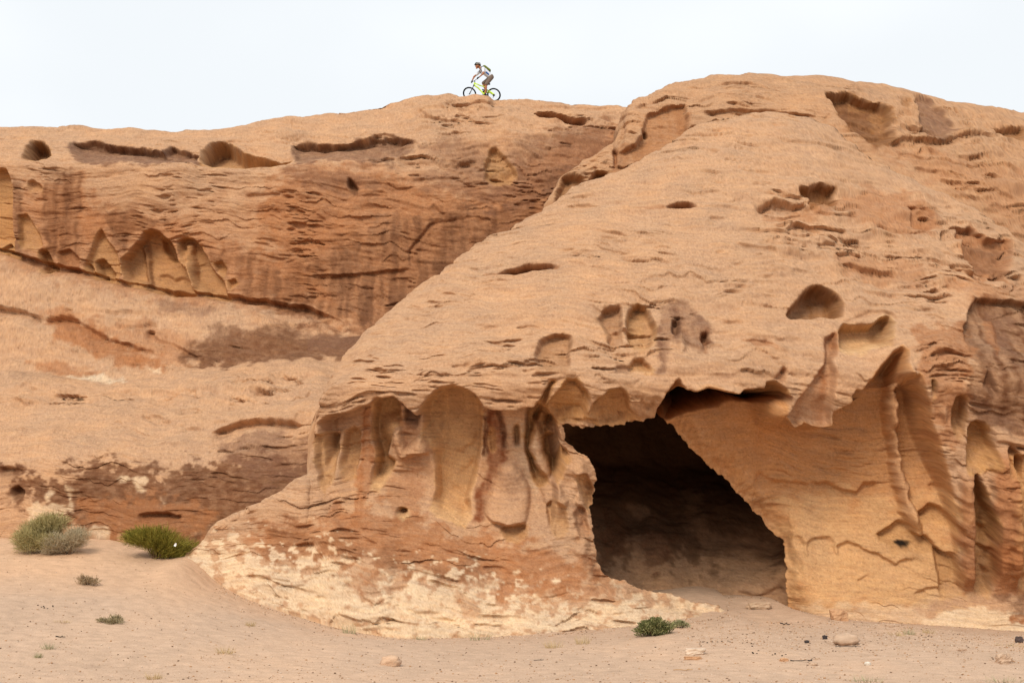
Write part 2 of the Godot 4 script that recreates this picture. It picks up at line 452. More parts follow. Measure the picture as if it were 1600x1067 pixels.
func ground() -> void:
	sand_edge()
	var xs := PackedFloat32Array(); var zs := PackedFloat32Array()
	for v in [-160.0, -120.0, -90.0, -65.0, -48.0, -38.0, -32.0]: xs.append(v)
	var x := -28.0
	while x < 26.0: xs.append(x); x += 0.085
	for v in [27.0, 32.0, 40.0, 55.0, 80.0, 120.0, 160.0]: xs.append(v)
	for v in [60.0, 30.0, 15.0, 5.0, 0.0, -5.0, -10.0, -15.0, -19.0, -22.0, -24.0]: zs.append(v)
	var z := -25.0
	while z > -57.5: zs.append(z); z -= 0.125
	for v in [-60.0, -70.0, -90.0, -130.0, -200.0]: zs.append(v)
	var nx := xs.size(); var nz := zs.size()
	var ntone := fnl(310, 0.16, 4); var nfine := fnl(311, 2.2, 4); var nbump := fnl(312, 3.2, 3)
	var pos := PackedVector3Array(); var cols := PackedColorArray(); var nor := PackedVector3Array(); var idx := PackedInt32Array()
	pos.resize(nx * nz); cols.resize(nx * nz); nor.resize(nx * nz)
	for j in nz:
		for i in nx:
			var p := Vector3(xs[i], sand_h(xs[i], zs[j]), zs[j])
			p.y += 0.022 * nbump.get_noise_2d(p.x, p.z)
			pos[j * nx + i] = p
			var a := ntone.get_noise_2d(p.x, p.z * 0.6); var b := nfine.get_noise_2d(p.x * 0.6, p.z * 1.1)
			var dune := smoothstep(-4.0, -12.0, p.x) * smoothstep(-40.0, -48.0, p.z)
			var c := SAND.lerp(Color(0.64, 0.425, 0.28), clampf(0.9 * dune + 0.5 * a, 0.0, 1.0))
			var s2 := nbump.get_noise_2d(p.x * 0.35 + 9.0, p.z * 2.2)
			var v := 1.0 + 0.08 * a + 0.15 * b - 0.14 * smoothstep(0.3, 0.6, s2)
			cols[j * nx + i] = Color(c.r * v, c.g * v, c.b * v)
	for j in nz:
		for i in nx:
			nor[j * nx + i] = (pos[j * nx + mini(i + 1, nx - 1)] - pos[j * nx + maxi(i - 1, 0)]).cross(pos[mini(j + 1, nz - 1) * nx + i] - pos[maxi(j - 1, 0) * nx + i]).normalized()
			if i < nx - 1 and j < nz - 1:
				var a := j * nx + i
				idx.append_array(PackedInt32Array([a, a + nx, a + 1, a + 1, a + nx, a + nx + 1]))
	var arr := []; arr.resize(Mesh.ARRAY_MAX)
	arr[Mesh.ARRAY_VERTEX] = pos; arr[Mesh.ARRAY_NORMAL] = nor; arr[Mesh.ARRAY_COLOR] = cols; arr[Mesh.ARRAY_INDEX] = idx
	var am := ArrayMesh.new(); am.add_surface_from_arrays(Mesh.PRIMITIVE_TRIANGLES, arr)
	var m := StandardMaterial3D.new()
	m.vertex_color_use_as_albedo = true; m.roughness = 0.97; m.metallic_specular = 0.15
	m.uv1_triplanar = true; m.uv1_world_triplanar = true; m.uv1_scale = Vector3(0.7, 0.7, 0.7)
	m.albedo_texture = noise_tex(21, 0.05, [0.0, Color(0.84, 0.80, 0.76), 0.5, Color(0.95, 0.94, 0.93), 1.0, Color(1, 1, 1)], 512)
	struct(obj("ground", am, m))

# ------------------------------------------------------------------ things
func tag(o: Node, label: String, category: String, group := "") -> void:
	o.set_meta("label", label); o.set_meta("category", category)
	if group: o.set_meta("group", group)

var taken := {}
func numbered(called: String) -> String:
	var k: int = taken.get(called, 0)
	taken[called] = k + 1
	return called if k == 0 else "%s_%03d" % [called, k]

func thing(called: String, at: Vector3, label: String, category: String, group := "") -> Node3D:
	var o := Node3D.new(); o.name = numbered(called); o.position = at
	add_child(o); tag(o, label, category, group)
	return o

func flat(c: Color, rough := 0.9, spec := 0.3) -> StandardMaterial3D:
	var m := StandardMaterial3D.new()
	m.albedo_color = c.linear_to_srgb(); m.roughness = rough; m.metallic_specular = spec
	return m

func vcol(rough := 0.9) -> StandardMaterial3D:
	var m := StandardMaterial3D.new()
	m.vertex_color_use_as_albedo = true; m.roughness = rough; m.metallic_specular = 0.2
	return m

func on_sand(x: float, z: float, sink := 0.02) -> Vector3:
	return Vector3(x, sand_h(x, z) - sink, z)

# tapered tube through points
func tube(st: SurfaceTool, pts: Array, ra: float, rb: float, sides := 6, c := Color.WHITE) -> void:
	var n := pts.size(); var rings: Array = []
	for k in n:
		var d: Vector3 = (pts[mini(k + 1, n - 1)] - pts[maxi(k - 1, 0)]).normalized()
		var u := d.cross(Vector3(0.31, 0.12, 0.94)).normalized()
		if u.length() < 0.1: u = d.cross(Vector3.UP).normalized()
		var v := d.cross(u)
		var r := lerpf(ra, rb, float(k) / maxf(n - 1, 1)); var ring: Array = []
		for s in sides:
			var o := u * cos(TAU * s / sides) + v * sin(TAU * s / sides)
			ring.append([pts[k] + o * r, o])
		rings.append(ring)
	for k in n - 1:
		for s in sides:
			var q := (s + 1) % sides
			for e in [rings[k][s], rings[k + 1][s], rings[k][q], rings[k][q], rings[k + 1][s], rings[k + 1][q]]:
				st.set_color(c); st.set_normal(e[1]); st.add_vertex(e[0])
	for end in [0, n - 1]:
		for s in sides:
			var q := (s + 1) % sides
			for e in [rings[end][s][0], rings[end][q][0], pts[end]]:
				st.set_color(c); st.set_normal(((pts[end] - pts[1 if end == 0 else n - 2]) as Vector3).normalized()); st.add_vertex(e)

func new_st() -> SurfaceTool:
	var st := SurfaceTool.new(); st.begin(Mesh.PRIMITIVE_TRIANGLES); return st

func tube_mesh(pts: Array, ra: float, rb: float, sides := 8) -> ArrayMesh:
	var st := new_st(); tube(st, pts, ra, rb, sides); return st.commit()

func torus_mesh(big: float, small: float, n := 40, m := 8) -> ArrayMesh:
	var st := new_st()
	for i in n:
		for j in m:
			for e in [[i, j], [i + 1, j], [i, j + 1], [i, j + 1], [i + 1, j], [i + 1, j + 1]]:
				var a: float = TAU * e[0] / n; var b: float = TAU * e[1] / m
				var o := Vector3(cos(a) * cos(b), sin(a) * cos(b), sin(b))
				st.set_normal(o); st.add_vertex(Vector3(cos(a), sin(a), 0) * big + o * small)
	return st.commit()

# ---- stones
func stone_mesh(s: Vector3, sd: int, c: Color, blocky := 0.35, cut := 0.0) -> ArrayMesh:
	var n := fnl(sd, 0.9, 4); var nt := fnl(sd + 1, 5.0, 3)
	var st := new_st(); var nu := 22; var nv := 14
	var pts: Array = []
	for j in nv + 1:
		for i in nu:
			var a := TAU * i / nu; var b := PI * j / nv - PI / 2
			var d := Vector3(cos(a) * cos(b), sin(b), sin(a) * cos(b))
			var box := d / maxf(absf(d.x), maxf(absf(d.y), absf(d.z)))
			var q := d.lerp(box * 0.8, blocky)
			q *= 1.0 + 0.34 * n.get_noise_3dv(d * 1.4) + 0.10 * nt.get_noise_3dv(d)
			if cut > 0.0 and q.y > cut: q.y = cut + (q.y - cut) * 0.25
			pts.append(q * s * 0.5 + Vector3(0, s.y * 0.36, 0))
	for j in nv:
		for i in nu:
			var q := (i + 1) % nu
			for e in [j * nu + i, (j + 1) * nu + i, j * nu + q, j * nu + q, (j + 1) * nu + i, (j + 1) * nu + q]:
				var p: Vector3 = pts[e]
				var v := 1.0 + 0.3 * nt.get_noise_3dv(p * 3.0 / maxf(s.x, 0.1))
				st.set_color(Color(c.r * v, c.g * v, c.b * v)); st.set_smooth_group(0 if blocky < 0.5 else -1); st.add_vertex(p)
	st.generate_normals()
	return st.commit()

func stone(called: String, x: float, z: float, s: Vector3, turn: float, c: Color, sd: int, label: String, category: String, group := "", blocky := 0.35, cut := 0.0, at := Vector3.INF) -> void:
	var o := MeshInstance3D.new(); o.name = numbered(called)
	o.mesh = stone_mesh(s, sd, c, blocky, cut); o.material_override = stone_mat
	o.position = on_sand(x, z, s.y * 0.06) if at == Vector3.INF else at
	o.rotation.y = turn
	add_child(o); tag(o, label, category, group)

var stone_mat: StandardMaterial3D

# ---- shrubs: woody stems and a crown of many narrow leaves
func shrub(called: String, at: Vector3, w: float, h: float, dp: float, n: int, leaf: Vector2, ca: Color, cb: Color, sd: int, label: String, category: String, group := "", lumps := 7, stiff := 0.6) -> Node3D:
	var rng := RandomNumberGenerator.new(); rng.seed = sd
	var t := thing(called, at, label, category, group)
	var st := new_st()
	var heads: Array = []
	for k in lumps:
		var a := TAU * (k + rng.randf()) / lumps; var r := sqrt(rng.randf_range(0.02, 1.0)) * 0.40
		var hh := rng.randf_range(0.14, 0.85) * (1.0 - 3.6 * r * r)
		var p := Vector3(cos(a) * r * w, hh * h * 0.78, sin(a) * r * dp)
		heads.append([p, rng.randf_range(0.20, 0.32)])
		tube(st, [Vector3(cos(a), -0.3, sin(a)) * 0.03 * w, p * 0.5 + Vector3(0, 0.05 * h, 0), p], 0.012 * w + 0.004, 0.004, 5, Color(0.16, 0.10, 0.06))
	obj("stem", st.commit(), vcol(), t)
	st = new_st()
	for k in n:
		var hd: Array = heads[rng.randi() % lumps]
		var d := Vector3(rng.randfn(), rng.randfn() + 0.25, rng.randfn()).normalized()
		var r: float = hd[1] * pow(rng.randf(), 0.45)
		var p: Vector3 = hd[0] + Vector3(d.x * w, d.y * h * 0.75, d.z * dp) * r
		if p.y < 0.0: p.y = rng.randf() * 0.3 * h
		var g := (Vector3(p.x * 0.9, 0.35 * h + p.y * 0.5, p.z * 0.9).normalized() * stiff + Vector3(rng.randfn(), rng.randfn(), rng.randfn()) * 0.45).normalized()
		var side := g.cross(Vector3(rng.randfn(), rng.randfn(), rng.randfn())).normalized() * leaf.y * rng.randf_range(0.6, 1.2)
		var ln := leaf.x * rng.randf_range(0.5, 1.3)
		var c := ca.lerp(cb, clampf(rng.randf() + 0.25 * rng.randfn(), 0.0, 1.0))
		var m := p + g * ln * 0.5 + Vector3(0, 0.06 * ln, 0)
		var e := p + g * ln
		for q in [p - side * 0.5, m - side, m + side, p - side * 0.5, m + side, p + side * 0.5, m - side, e, m + side]:
			st.set_color(c); st.add_vertex(q)
	st.generate_normals()
	var lm := vcol(0.85); lm.cull_mode = BaseMaterial3D.CULL_DISABLED; lm.backlight_enabled = true; lm.backlight = Color(0.25, 0.25, 0.12)
	obj("foliage", st.commit(), lm, t)
	return t

func tuft(x: float, z: float, w: float, h: float, c: Color, sd: int, label: String, n := 70) -> void:
	var rng := RandomNumberGenerator.new(); rng.seed = sd
	var st := new_st()
	for k in n:
		var a := rng.randf() * TAU; var r := sqrt(rng.randf()) * 0.4 * w
		var p := Vector3(cos(a) * r, 0, sin(a) * r * 0.7)
		var e := p + Vector3(cos(a) * w * rng.randf_range(0.0, 0.35) + rng.randfn() * 0.08 * w, h * rng.randf_range(0.35, 1.0), sin(a) * w * 0.2)
		var sd2 := Vector3(rng.randfn(), 0, rng.randfn()).normalized() * 0.006
		var v := rng.randf_range(0.7, 1.25)
		for q in [p - sd2, e, p + sd2]:
			st.set_color(Color(c.r * v, c.g * v, c.b * v)); st.add_vertex(q)
	st.generate_normals()
	var o := MeshInstance3D.new(); o.name = numbered("grass_tuft"); o.mesh = st.commit()
	var m := vcol(); m.cull_mode = BaseMaterial3D.CULL_DISABLED; o.material_override = m
	o.position = on_sand(x, z, 0.01)
	add_child(o); tag(o, label, "grass tuft", "dry grass tufts on the sand")

func stick(x: float, z: float, ln: float, r: float, turn: float, c: Color, label: String, sd: int) -> void:
	var rng := RandomNumberGenerator.new(); rng.seed = sd
	var pts: Array = []
	for k in 6: pts.append(Vector3((k / 5.0 - 0.5) * ln, r + rng.randf() * r * 2.0, rng.randfn() * ln * 0.03))
	var st := new_st(); tube(st, pts, r, r * 0.6, 6, c)
	tube(st, [pts[3], pts[3] + Vector3(0.12 * ln, r * 2.0, 0.1 * ln), pts[3] + Vector3(0.2 * ln, r * 1.5, 0.2 * ln)], r * 0.6, r * 0.3, 5, c)
	var o := MeshInstance3D.new(); o.name = numbered("stick"); o.mesh = st.commit(); o.material_override = vcol()
	o.position = on_sand(x, z, 0.0); o.rotation.y = turn
	add_child(o); tag(o, label, "stick", "sticks on the sand")

func litter() -> void:
	stone_mat = vcol(0.95)
	stone_mat.normal_enabled = true; stone_mat.uv1_triplanar = true; stone_mat.uv1_scale = Vector3(2, 2, 2); stone_mat.normal_texture = normal_tex(91, 0.05, 8.0, 256)
	var grey_a := Color(0.24, 0.20, 0.075); var grey_b := Color(0.50, 0.42, 0.21)
	shrub("desert_shrub", on_sand(-16.75, -50.9), 2.2, 1.6, 1.7, 13000, Vector2(0.26, 0.006), grey_a, grey_b, 501, "large grey-green bushy shrub on the dune below the dark rock face", "shrub", "shrubs on the sand", 11)
	shrub("desert_shrub", on_sand(-15.75, -50.4), 1.7, 1.2, 1.2, 6500, Vector2(0.24, 0.0055), Color(0.36, 0.30, 0.19), Color(0.52, 0.43, 0.30), 502, "pale dried shrub leaning against the large grey-green shrub", "shrub", "shrubs on the sand", 8)
	shrub("desert_shrub", on_sand(-12.6, -50.4), 2.5, 1.5, 1.8, 13000, Vector2(0.29, 0.0065), Color(0.11, 0.10, 0.014), Color(0.31, 0.27, 0.055), 503, "bright green wispy shrub where the pale rock apron meets the dune", "shrub", "shrubs on the sand", 13, 0.9)
	shrub("desert_shrub", on_sand(-13.6, -45.6), 0.75, 0.5, 0.6, 700, Vector2(0.12, 0.010), Color(0.25, 0.17, 0.10), Color(0.42, 0.32, 0.20), 504, "small brown dead shrub on the dune below the dried shrub", "shrub", "shrubs on the sand", 6)
	shrub("desert_shrub", on_sand(-11.1, -39.6), 0.75, 0.27, 0.5, 800, Vector2(0.12, 0.008), Color(0.20, 0.16, 0.09), Color(0.40, 0.33, 0.20), 505, "low flattened dry shrub on open sand at the left", "shrub", "shrubs on the sand", 6)
	shrub("desert_shrub", on_sand(4.25, -43.2), 1.05, 0.85, 0.9, 4200, Vector2(0.10, 0.014), Color(0.08, 0.095, 0.03), Color(0.27, 0.26, 0.12), 506, "leafy dark green bush in front of the rock tongue by the cave", "shrub", "shrubs on the sand", 10)
	shrub("desert_shrub", on_sand(5.3, -45.0), 0.5, 0.42, 0.4, 700, Vector2(0.09, 0.010), Color(0.18, 0.19, 0.09), Color(0.34, 0.32, 0.18), 507, "small grey-green sprig just right of the dark green bush", "shrub", "shrubs on the sand", 5)
	var straw := Color(0.48, 0.36, 0.19); var gg := Color(0.34, 0.32, 0.19)
	var k := 600
	for a in [[-12.37, -39.4, 0.45, 0.10, straw, "flat straw-coloured tuft left of the low dry shrub"], [-11.26, -34.9, 0.4, 0.22, gg, "grey-green tuft on open sand below the black stick"],
		[-11.1, -33.7, 0.25, 0.16, gg, "tiny grey-green tuft lowest at the left edge"], [-7.14, -35.7, 0.5, 0.26, straw, "straw tuft with fine upright blades on the left foreground sand"],
		[-7.68, -42.0, 0.35, 0.2, straw, "small straw tuft halfway up the left sand slope"], [-7.74, -31.2, 0.4, 0.2, straw, "straw tuft at the bottom edge of the left foreground"],
		[-5.2, -45.8, 0.5, 0.42, gg, "greenish tuft against the foot of the pale rock apron"], [-2.9, -45.3, 0.5, 0.25, gg, "low green tuft below the white salt streak on the rock foot"],
		[-0.98, -44.2, 0.8, 0.4, gg, "widest pale green tuft at the foot of the salt-stained rock"], [1.18, -40.8, 0.6, 0.35, straw, "airy straw tuft on sand in front of the salt-stained rock"],
		[2.09, -42.0, 0.5, 0.34, straw, "straw tuft nearest the left of the dark green bush"], [11.66, -43.3, 0.6, 0.2, straw, "dry tuft right of the rounded buried boulder"],
		[12.2, -44.0, 0.45, 0.26, gg, "greenish dry tuft below the right cave wall"], [13.06, -44.9, 0.45, 0.2, straw, "straw tuft below the right cave wall near dark flecks"],
		[14.1, -40.6, 0.9, 0.16, straw, "flat wide straw tuft by the dark lump at the right edge"], [7.6, -30.9, 0.8, 0.2, gg, "pale green tuft at the bottom edge right of centre"],
		[10.6, -31.0, 1.0, 0.2, gg, "wide pale green tuft at the bottom edge far right"]]:
		tuft(a[0], a[1], a[2], a[3], a[4], k, a[5]); k += 1
	var pale := Color(0.50, 0.36, 0.26); var tanc := Color(0.52, 0.31, 0.18); var dark := Color(0.06, 0.05, 0.05)
	stone("boulder", 11.1, -48.6, Vector3(0.62, 0.5, 0.5), 0.3, tanc, 701, "squarish brown boulder against the foot of the right wall", "boulder", "loose boulders on the sand", 0.75)
	stone("boulder", 9.33, -40.1, Vector3(0.72, 0.4, 0.6), 0.2, pale, 702, "rounded sand-coloured boulder half buried before the cave wall", "boulder", "loose boulders on the sand", 0.2)
	stone("boulder", 11.98, -35.0, Vector3(0.46, 0.33, 0.35), 0.5, pale, 703, "pale notched boulder near the right edge of the sand", "boulder", "loose boulders on the sand", 0.6)
	stone("boulder", -2.95, -35.0, Vector3(0.55, 0.32, 0.4), -0.2, Color(0.56, 0.38, 0.26), 704, "tan boulder alone on the sand left of centre", "boulder", "loose boulders on the sand", 0.4)
	stone("stone", 4.67, -36.6, Vector3(0.58, 0.24, 0.36), 0.1, Color(0.62, 0.49, 0.38), 705, "whitish flat-topped slab stone on open sand, the upper of two", "stone", "loose stones on the sand", 0.6, 0.6)
	stone("stone", 4.46, -35.5, Vector3(0.5, 0.13, 0.25), -0.1, tanc, 706, "thin brown slab stone just below the whitish slab", "stone", "loose stones on the sand", 0.7, 0.6)
	stone("stone", 8.43, -34.1, Vector3(0.16, 0.10, 0.13), 0.0, Color(0.66, 0.60, 0.52), 707, "small white stone on the right foreground sand", "stone", "loose stones on the sand", 0.3)
	stone("stone", 6.53, -34.5, Vector3(0.24, 0.10, 0.16), 0.2, tanc, 708, "brown flat stone beside the burnt sticks", "stone", "loose stones on the sand", 0.6)
	stone("stone", 7.1, -33.9, Vector3(0.24, 0.09, 0.16), -0.3, pale, 709, "pale flat stone just below the burnt sticks", "stone", "loose stones on the sand", 0.6)
	stone("stone", 7.5, -35.3, Vector3(0.14, 0.06, 0.1), 0.0, pale, 710, "tiny pale stone between burnt sticks and small white stone", "stone", "loose stones on the sand", 0.5)
	stone("stone", 12.3, -46.6, Vector3(0.36, 0.14, 0.22), 0.0, pale, 711, "pale flat stone near the foot of the right wall", "stone", "loose stones on the sand", 0.5)
	stone("stone", 12.1, -38.6, Vector3(0.26, 0.10, 0.16), 0.3, pale, 712, "pale flat stone above the notched boulder", "stone", "loose stones on the sand", 0.5)
	stone("stone", 9.1, -41.7, Vector3(0.15, 0.16, 0.14), 0.4, dark, 713, "black charred lump left of the rounded boulder", "stone", "dark lumps on the sand", 0.5)
	stone("stone", 8.41, -40.9, Vector3(0.17, 0.1, 0.13), 0.9, dark, 714, "low black charred lump farthest left before the cave", "stone", "dark lumps on the sand", 0.5)
	stone("stone", 15.28, -43.2, Vector3(0.26, 0.26, 0.22), 0.4, Color(0.10, 0.075, 0.07), 715, "dark lump on the sand at the right edge", "stone", "dark lumps on the sand", 0.5)
	stone("stone", 0, 0, Vector3(0.62, 0.2, 0.4), 0.1, tanc, 716, "flat flake of rock lying on the ridge of the rock apron", "stone", "loose stones on the sand", 0.6, 0.5, Vector3(-10.25, 3.72, -49.95))
	stone("stone", 8.75, -50.6, Vector3(0.95, 0.3, 0.6), 0.1, Color(0.5, 0.36, 0.25), 717, "flat pale rock half buried in the sand of the cave floor", "stone", "loose stones on the sand", 0.5)
	stick(-11.49, -36.5, 0.28, 0.014, -0.25, Color(0.02, 0.016, 0.014), "black burnt stick on the left foreground sand", 801)
	stick(0.68, -36.6, 0.27, 0.010, 0.35, Color(0.12, 0.10, 0.09), "grey forked twig on the sand at the centre", 802)
	stick(3.97, -33.4, 0.45, 0.010, 0.05, Color(0.42, 0.25, 0.12), "thin brown twig below the slab stones", 803)
	stick(6.9, -34.4, 0.5, 0.012, 0.1, Color(0.03, 0.025, 0.022), "longest burnt stick of the old campfire", 804)
	stick(7.15, -34.5, 0.25, 0.018, 1.0, Color(0.06, 0.05, 0.05), "short upright burnt stick of the old campfire", 805)
	stick(8.9, -46.7, 0.35, 0.02, -0.7, Color(0.03, 0.026, 0.025), "black stick on the sand at the cave mouth", 806)
	stick(9.2, -39.3, 0.7, 0.012, 0.05, Color(0.16, 0.13, 0.11), "grey driftwood stick below the rounded boulder", 807)
	var pm := [stone_mesh(Vector3(0.05, 0.035, 0.04), 820, Color(0.035, 0.027, 0.022)), stone_mesh(Vector3(0.05, 0.035, 0.045), 821, Color(0.05, 0.035, 0.025))]
	var rng := RandomNumberGenerator.new(); rng.seed = 77
	for c in [[-13.4, -41.4, 0.5, 0.7, 7, "small dark dropping in the cluster on the left dune", "dark droppings on the left dune"], [5.5, -39.2, 1.0, 0.9, 14, "small dark dropping scattered above the whitish slab stone", "dark droppings near the slab stones"], [6.2, -36.2, 0.5, 0.5, 8, "small dark dropping left of the campfire remains", "dark droppings by the campfire"], [13.4, -42.8, 1.4, 1.2, 9, "small dark fleck below the right wall", "dark flecks below the right wall"]]:
		for q in c[4]:
			var o := MeshInstance3D.new(); o.name = numbered("dropping"); o.mesh = pm[q % 2]; o.material_override = stone_mat
			var x: float = c[0] + rng.randfn() * c[2] * 0.6; var z: float = c[1] + rng.randfn() * c[3] * 0.6
			o.position = on_sand(x, z, 0.005); o.rotation.y = rng.randf() * TAU
			add_child(o); tag(o, c[5], "dropping", c[6])
	var st := new_st()
	for q in [Vector3(-0.07, 0.0, 0), Vector3(0.0, 0.13, 0.02), Vector3(0.06, 0.02, -0.02), Vector3(0.06, 0.02, -0.02), Vector3(0.0, 0.13, 0.02), Vector3(0.08, 0.12, 0.05), Vector3(-0.07, 0, 0), Vector3(0.06, 0.02, -0.02), Vector3(0.02, -0.05, 0.05)]: st.add_vertex(q)
	st.generate_normals()
	var pl := obj("plastic_scrap", st.commit(), flat(Color(0.75, 0.77, 0.8), 0.4)); pl.position = on_sand(-11.7, -49.3, -0.55); pl.scale = Vector3.ONE * 0.7
	tag(pl, "crumpled white plastic scrap caught in the bright green shrub", "litter")
	# gravel: uncountable grit on the sand
	var mm := MultiMesh.new(); mm.transform_format = MultiMesh.TRANSFORM_3D; mm.use_colors = true
	mm.mesh = stone_mesh(Vector3(1, 0.6, 0.8), 830, Color(1, 1, 1), 0.4)
	mm.instance_count = 14000
	for q in 14000:
		var z := -29.0 - 22.0 * pow(rng.randf(), 1.3); var x := rng.randf_range(-0.42, 0.42) * absf(z) * 1.0
		if rng.randf() < 0.35: x = rng.randf_range(5.0, 18.0); z = rng.randf_range(-48.0, -38.0)
		if q % 7 == 0:
			x = rng.randf_range(-10.0, 17.0); z = Rock.herm(ex, ez, zmy, x) + rng.randf_range(0.0, 1.3) * rng.randf()
		var s := 0.014 + 0.045 * pow(rng.randf(), 3.0)
		mm.set_instance_transform(q, Transform3D(Basis(Vector3.UP, rng.randf() * TAU).scaled(Vector3.ONE * s), on_sand(x, z, s * 0.1)))
		var c: Color = [Color(0.46, 0.31, 0.20), Color(0.34, 0.21, 0.13), Color(0.20, 0.13, 0.09), Color(0.60, 0.48, 0.38), Color(0.42, 0.24, 0.13), Color(0.5, 0.36, 0.25)][rng.randi() % 6]
		mm.set_instance_color(q, c)
	var g := MultiMeshInstance3D.new(); g.name = "gravel"; g.multimesh = mm; g.material_override = vcol(0.95)
	add_child(g); g.set_meta("kind", "stuff"); g.set_meta("label", "fine brown grit strewn over the sand"); g.set_meta("category", "gravel")

# ------------------------------------------------------------------ the rider
class Flesh:
	var lo: Vector3; var cell: float; var nx: int; var ny: int; var nz: int
	var f := PackedFloat32Array()
	func _init(a: Vector3, b: Vector3, c: float) -> void:
		lo = a; cell = c; nx = int((b.x - a.x) / c) + 2; ny = int((b.y - a.y) / c) + 2; nz = int((b.z - a.z) / c) + 2
		f.resize(nx * ny * nz); f.fill(1.0)
	# tapered capsule between two joints, blended with what is there
	func bone(a: Vector3, b: Vector3, ra: float, rb: float, k := 0.03, squash := 1.0) -> void:
		var r := maxf(ra, rb) + k + cell * 2.0
		var p0 := ((a.min(b) - Vector3.ONE * r - lo) / cell).clamp(Vector3.ZERO, Vector3(nx - 1, ny - 1, nz - 1)); var p1 := ((a.max(b) + Vector3.ONE * r - lo) / cell).clamp(Vector3.ZERO, Vector3(nx - 1, ny - 1, nz - 1))
		var e := b - a; var il := 1.0 / maxf(e.length_squared(), 1e-6)
		for z in range(int(p0.z), int(p1.z) + 1):
			for y in range(int(p0.y), int(p1.y) + 1):
				for x in range(int(p0.x), int(p1.x) + 1):
					var q := lo + Vector3(x, y, z) * cell - a
					var t := clampf(q.dot(e) * il, 0.0, 1.0)
					var v := q - e * t; v.z /= squash
					var d := v.length() - lerpf(ra, rb, t)
					var at := (z * ny + y) * nx + x
					var h := maxf(k - absf(f[at] - d), 0.0) / k
					f[at] = minf(f[at], d) - h * h * k * 0.25
	func mesh() -> ArrayMesh:
		var vid := PackedInt32Array(); vid.resize(f.size()); vid.fill(-1)
		var verts := PackedVector3Array(); var idx := PackedInt32Array()
		var off := [0, 1, nx, nx + 1, nx * ny, nx * ny + 1, nx * ny + nx, nx * ny + nx + 1]
		for z in nz - 1:
			for y in ny - 1:
				for x in nx - 1:
					var at := (z * ny + y) * nx + x
					var n := 0
					for o in off: n += 1 if f[at + o] < 0.0 else 0
					if n == 0 or n == 8: continue
					var s := Vector3.ZERO; var cnt := 0
					for e in [[0, 1], [2, 3], [4, 5], [6, 7], [0, 2], [1, 3], [4, 6], [5, 7], [0, 4], [1, 5], [2, 6], [3, 7]]:
						var fa := f[at + off[e[0]]]; var fb := f[at + off[e[1]]]
						if (fa < 0.0) != (fb < 0.0):
							var t := fa / (fa - fb)
							var pa := Vector3(e[0] & 1, (e[0] >> 1) & 1, e[0] >> 2); var pb := Vector3(e[1] & 1, (e[1] >> 1) & 1, e[1] >> 2)
							s += pa.lerp(pb, t); cnt += 1
					vid[at] = verts.size(); verts.append(lo + (Vector3(x, y, z) + s / cnt) * cell)
		var sx := 1; var sy := nx; var sz := nx * ny
		for z in range(1, nz - 1):
			for y in range(1, ny - 1):
				for x in range(1, nx - 1):
					var at := (z * ny + y) * nx + x
					var a := f[at] < 0.0
					for ax in [[sx, sy, sz], [sy, sz, sx], [sz, sx, sy]]:
						if a != (f[at + ax[0]] < 0.0):
							var q := [vid[at - ax[1] - ax[2]], vid[at - ax[2]], vid[at], vid[at - ax[1]]]
							if q.min() < 0: continue
							if not a: q.reverse()
							for i in [0, 2, 1, 0, 3, 2]: idx.append(q[i])
		var st := SurfaceTool.new(); st.begin(Mesh.PRIMITIVE_TRIANGLES)
		for v in verts: st.set_smooth_group(0); st.add_vertex(v)
		for i in idx: st.add_index(i)
		st.generate_normals()
		return st.commit()

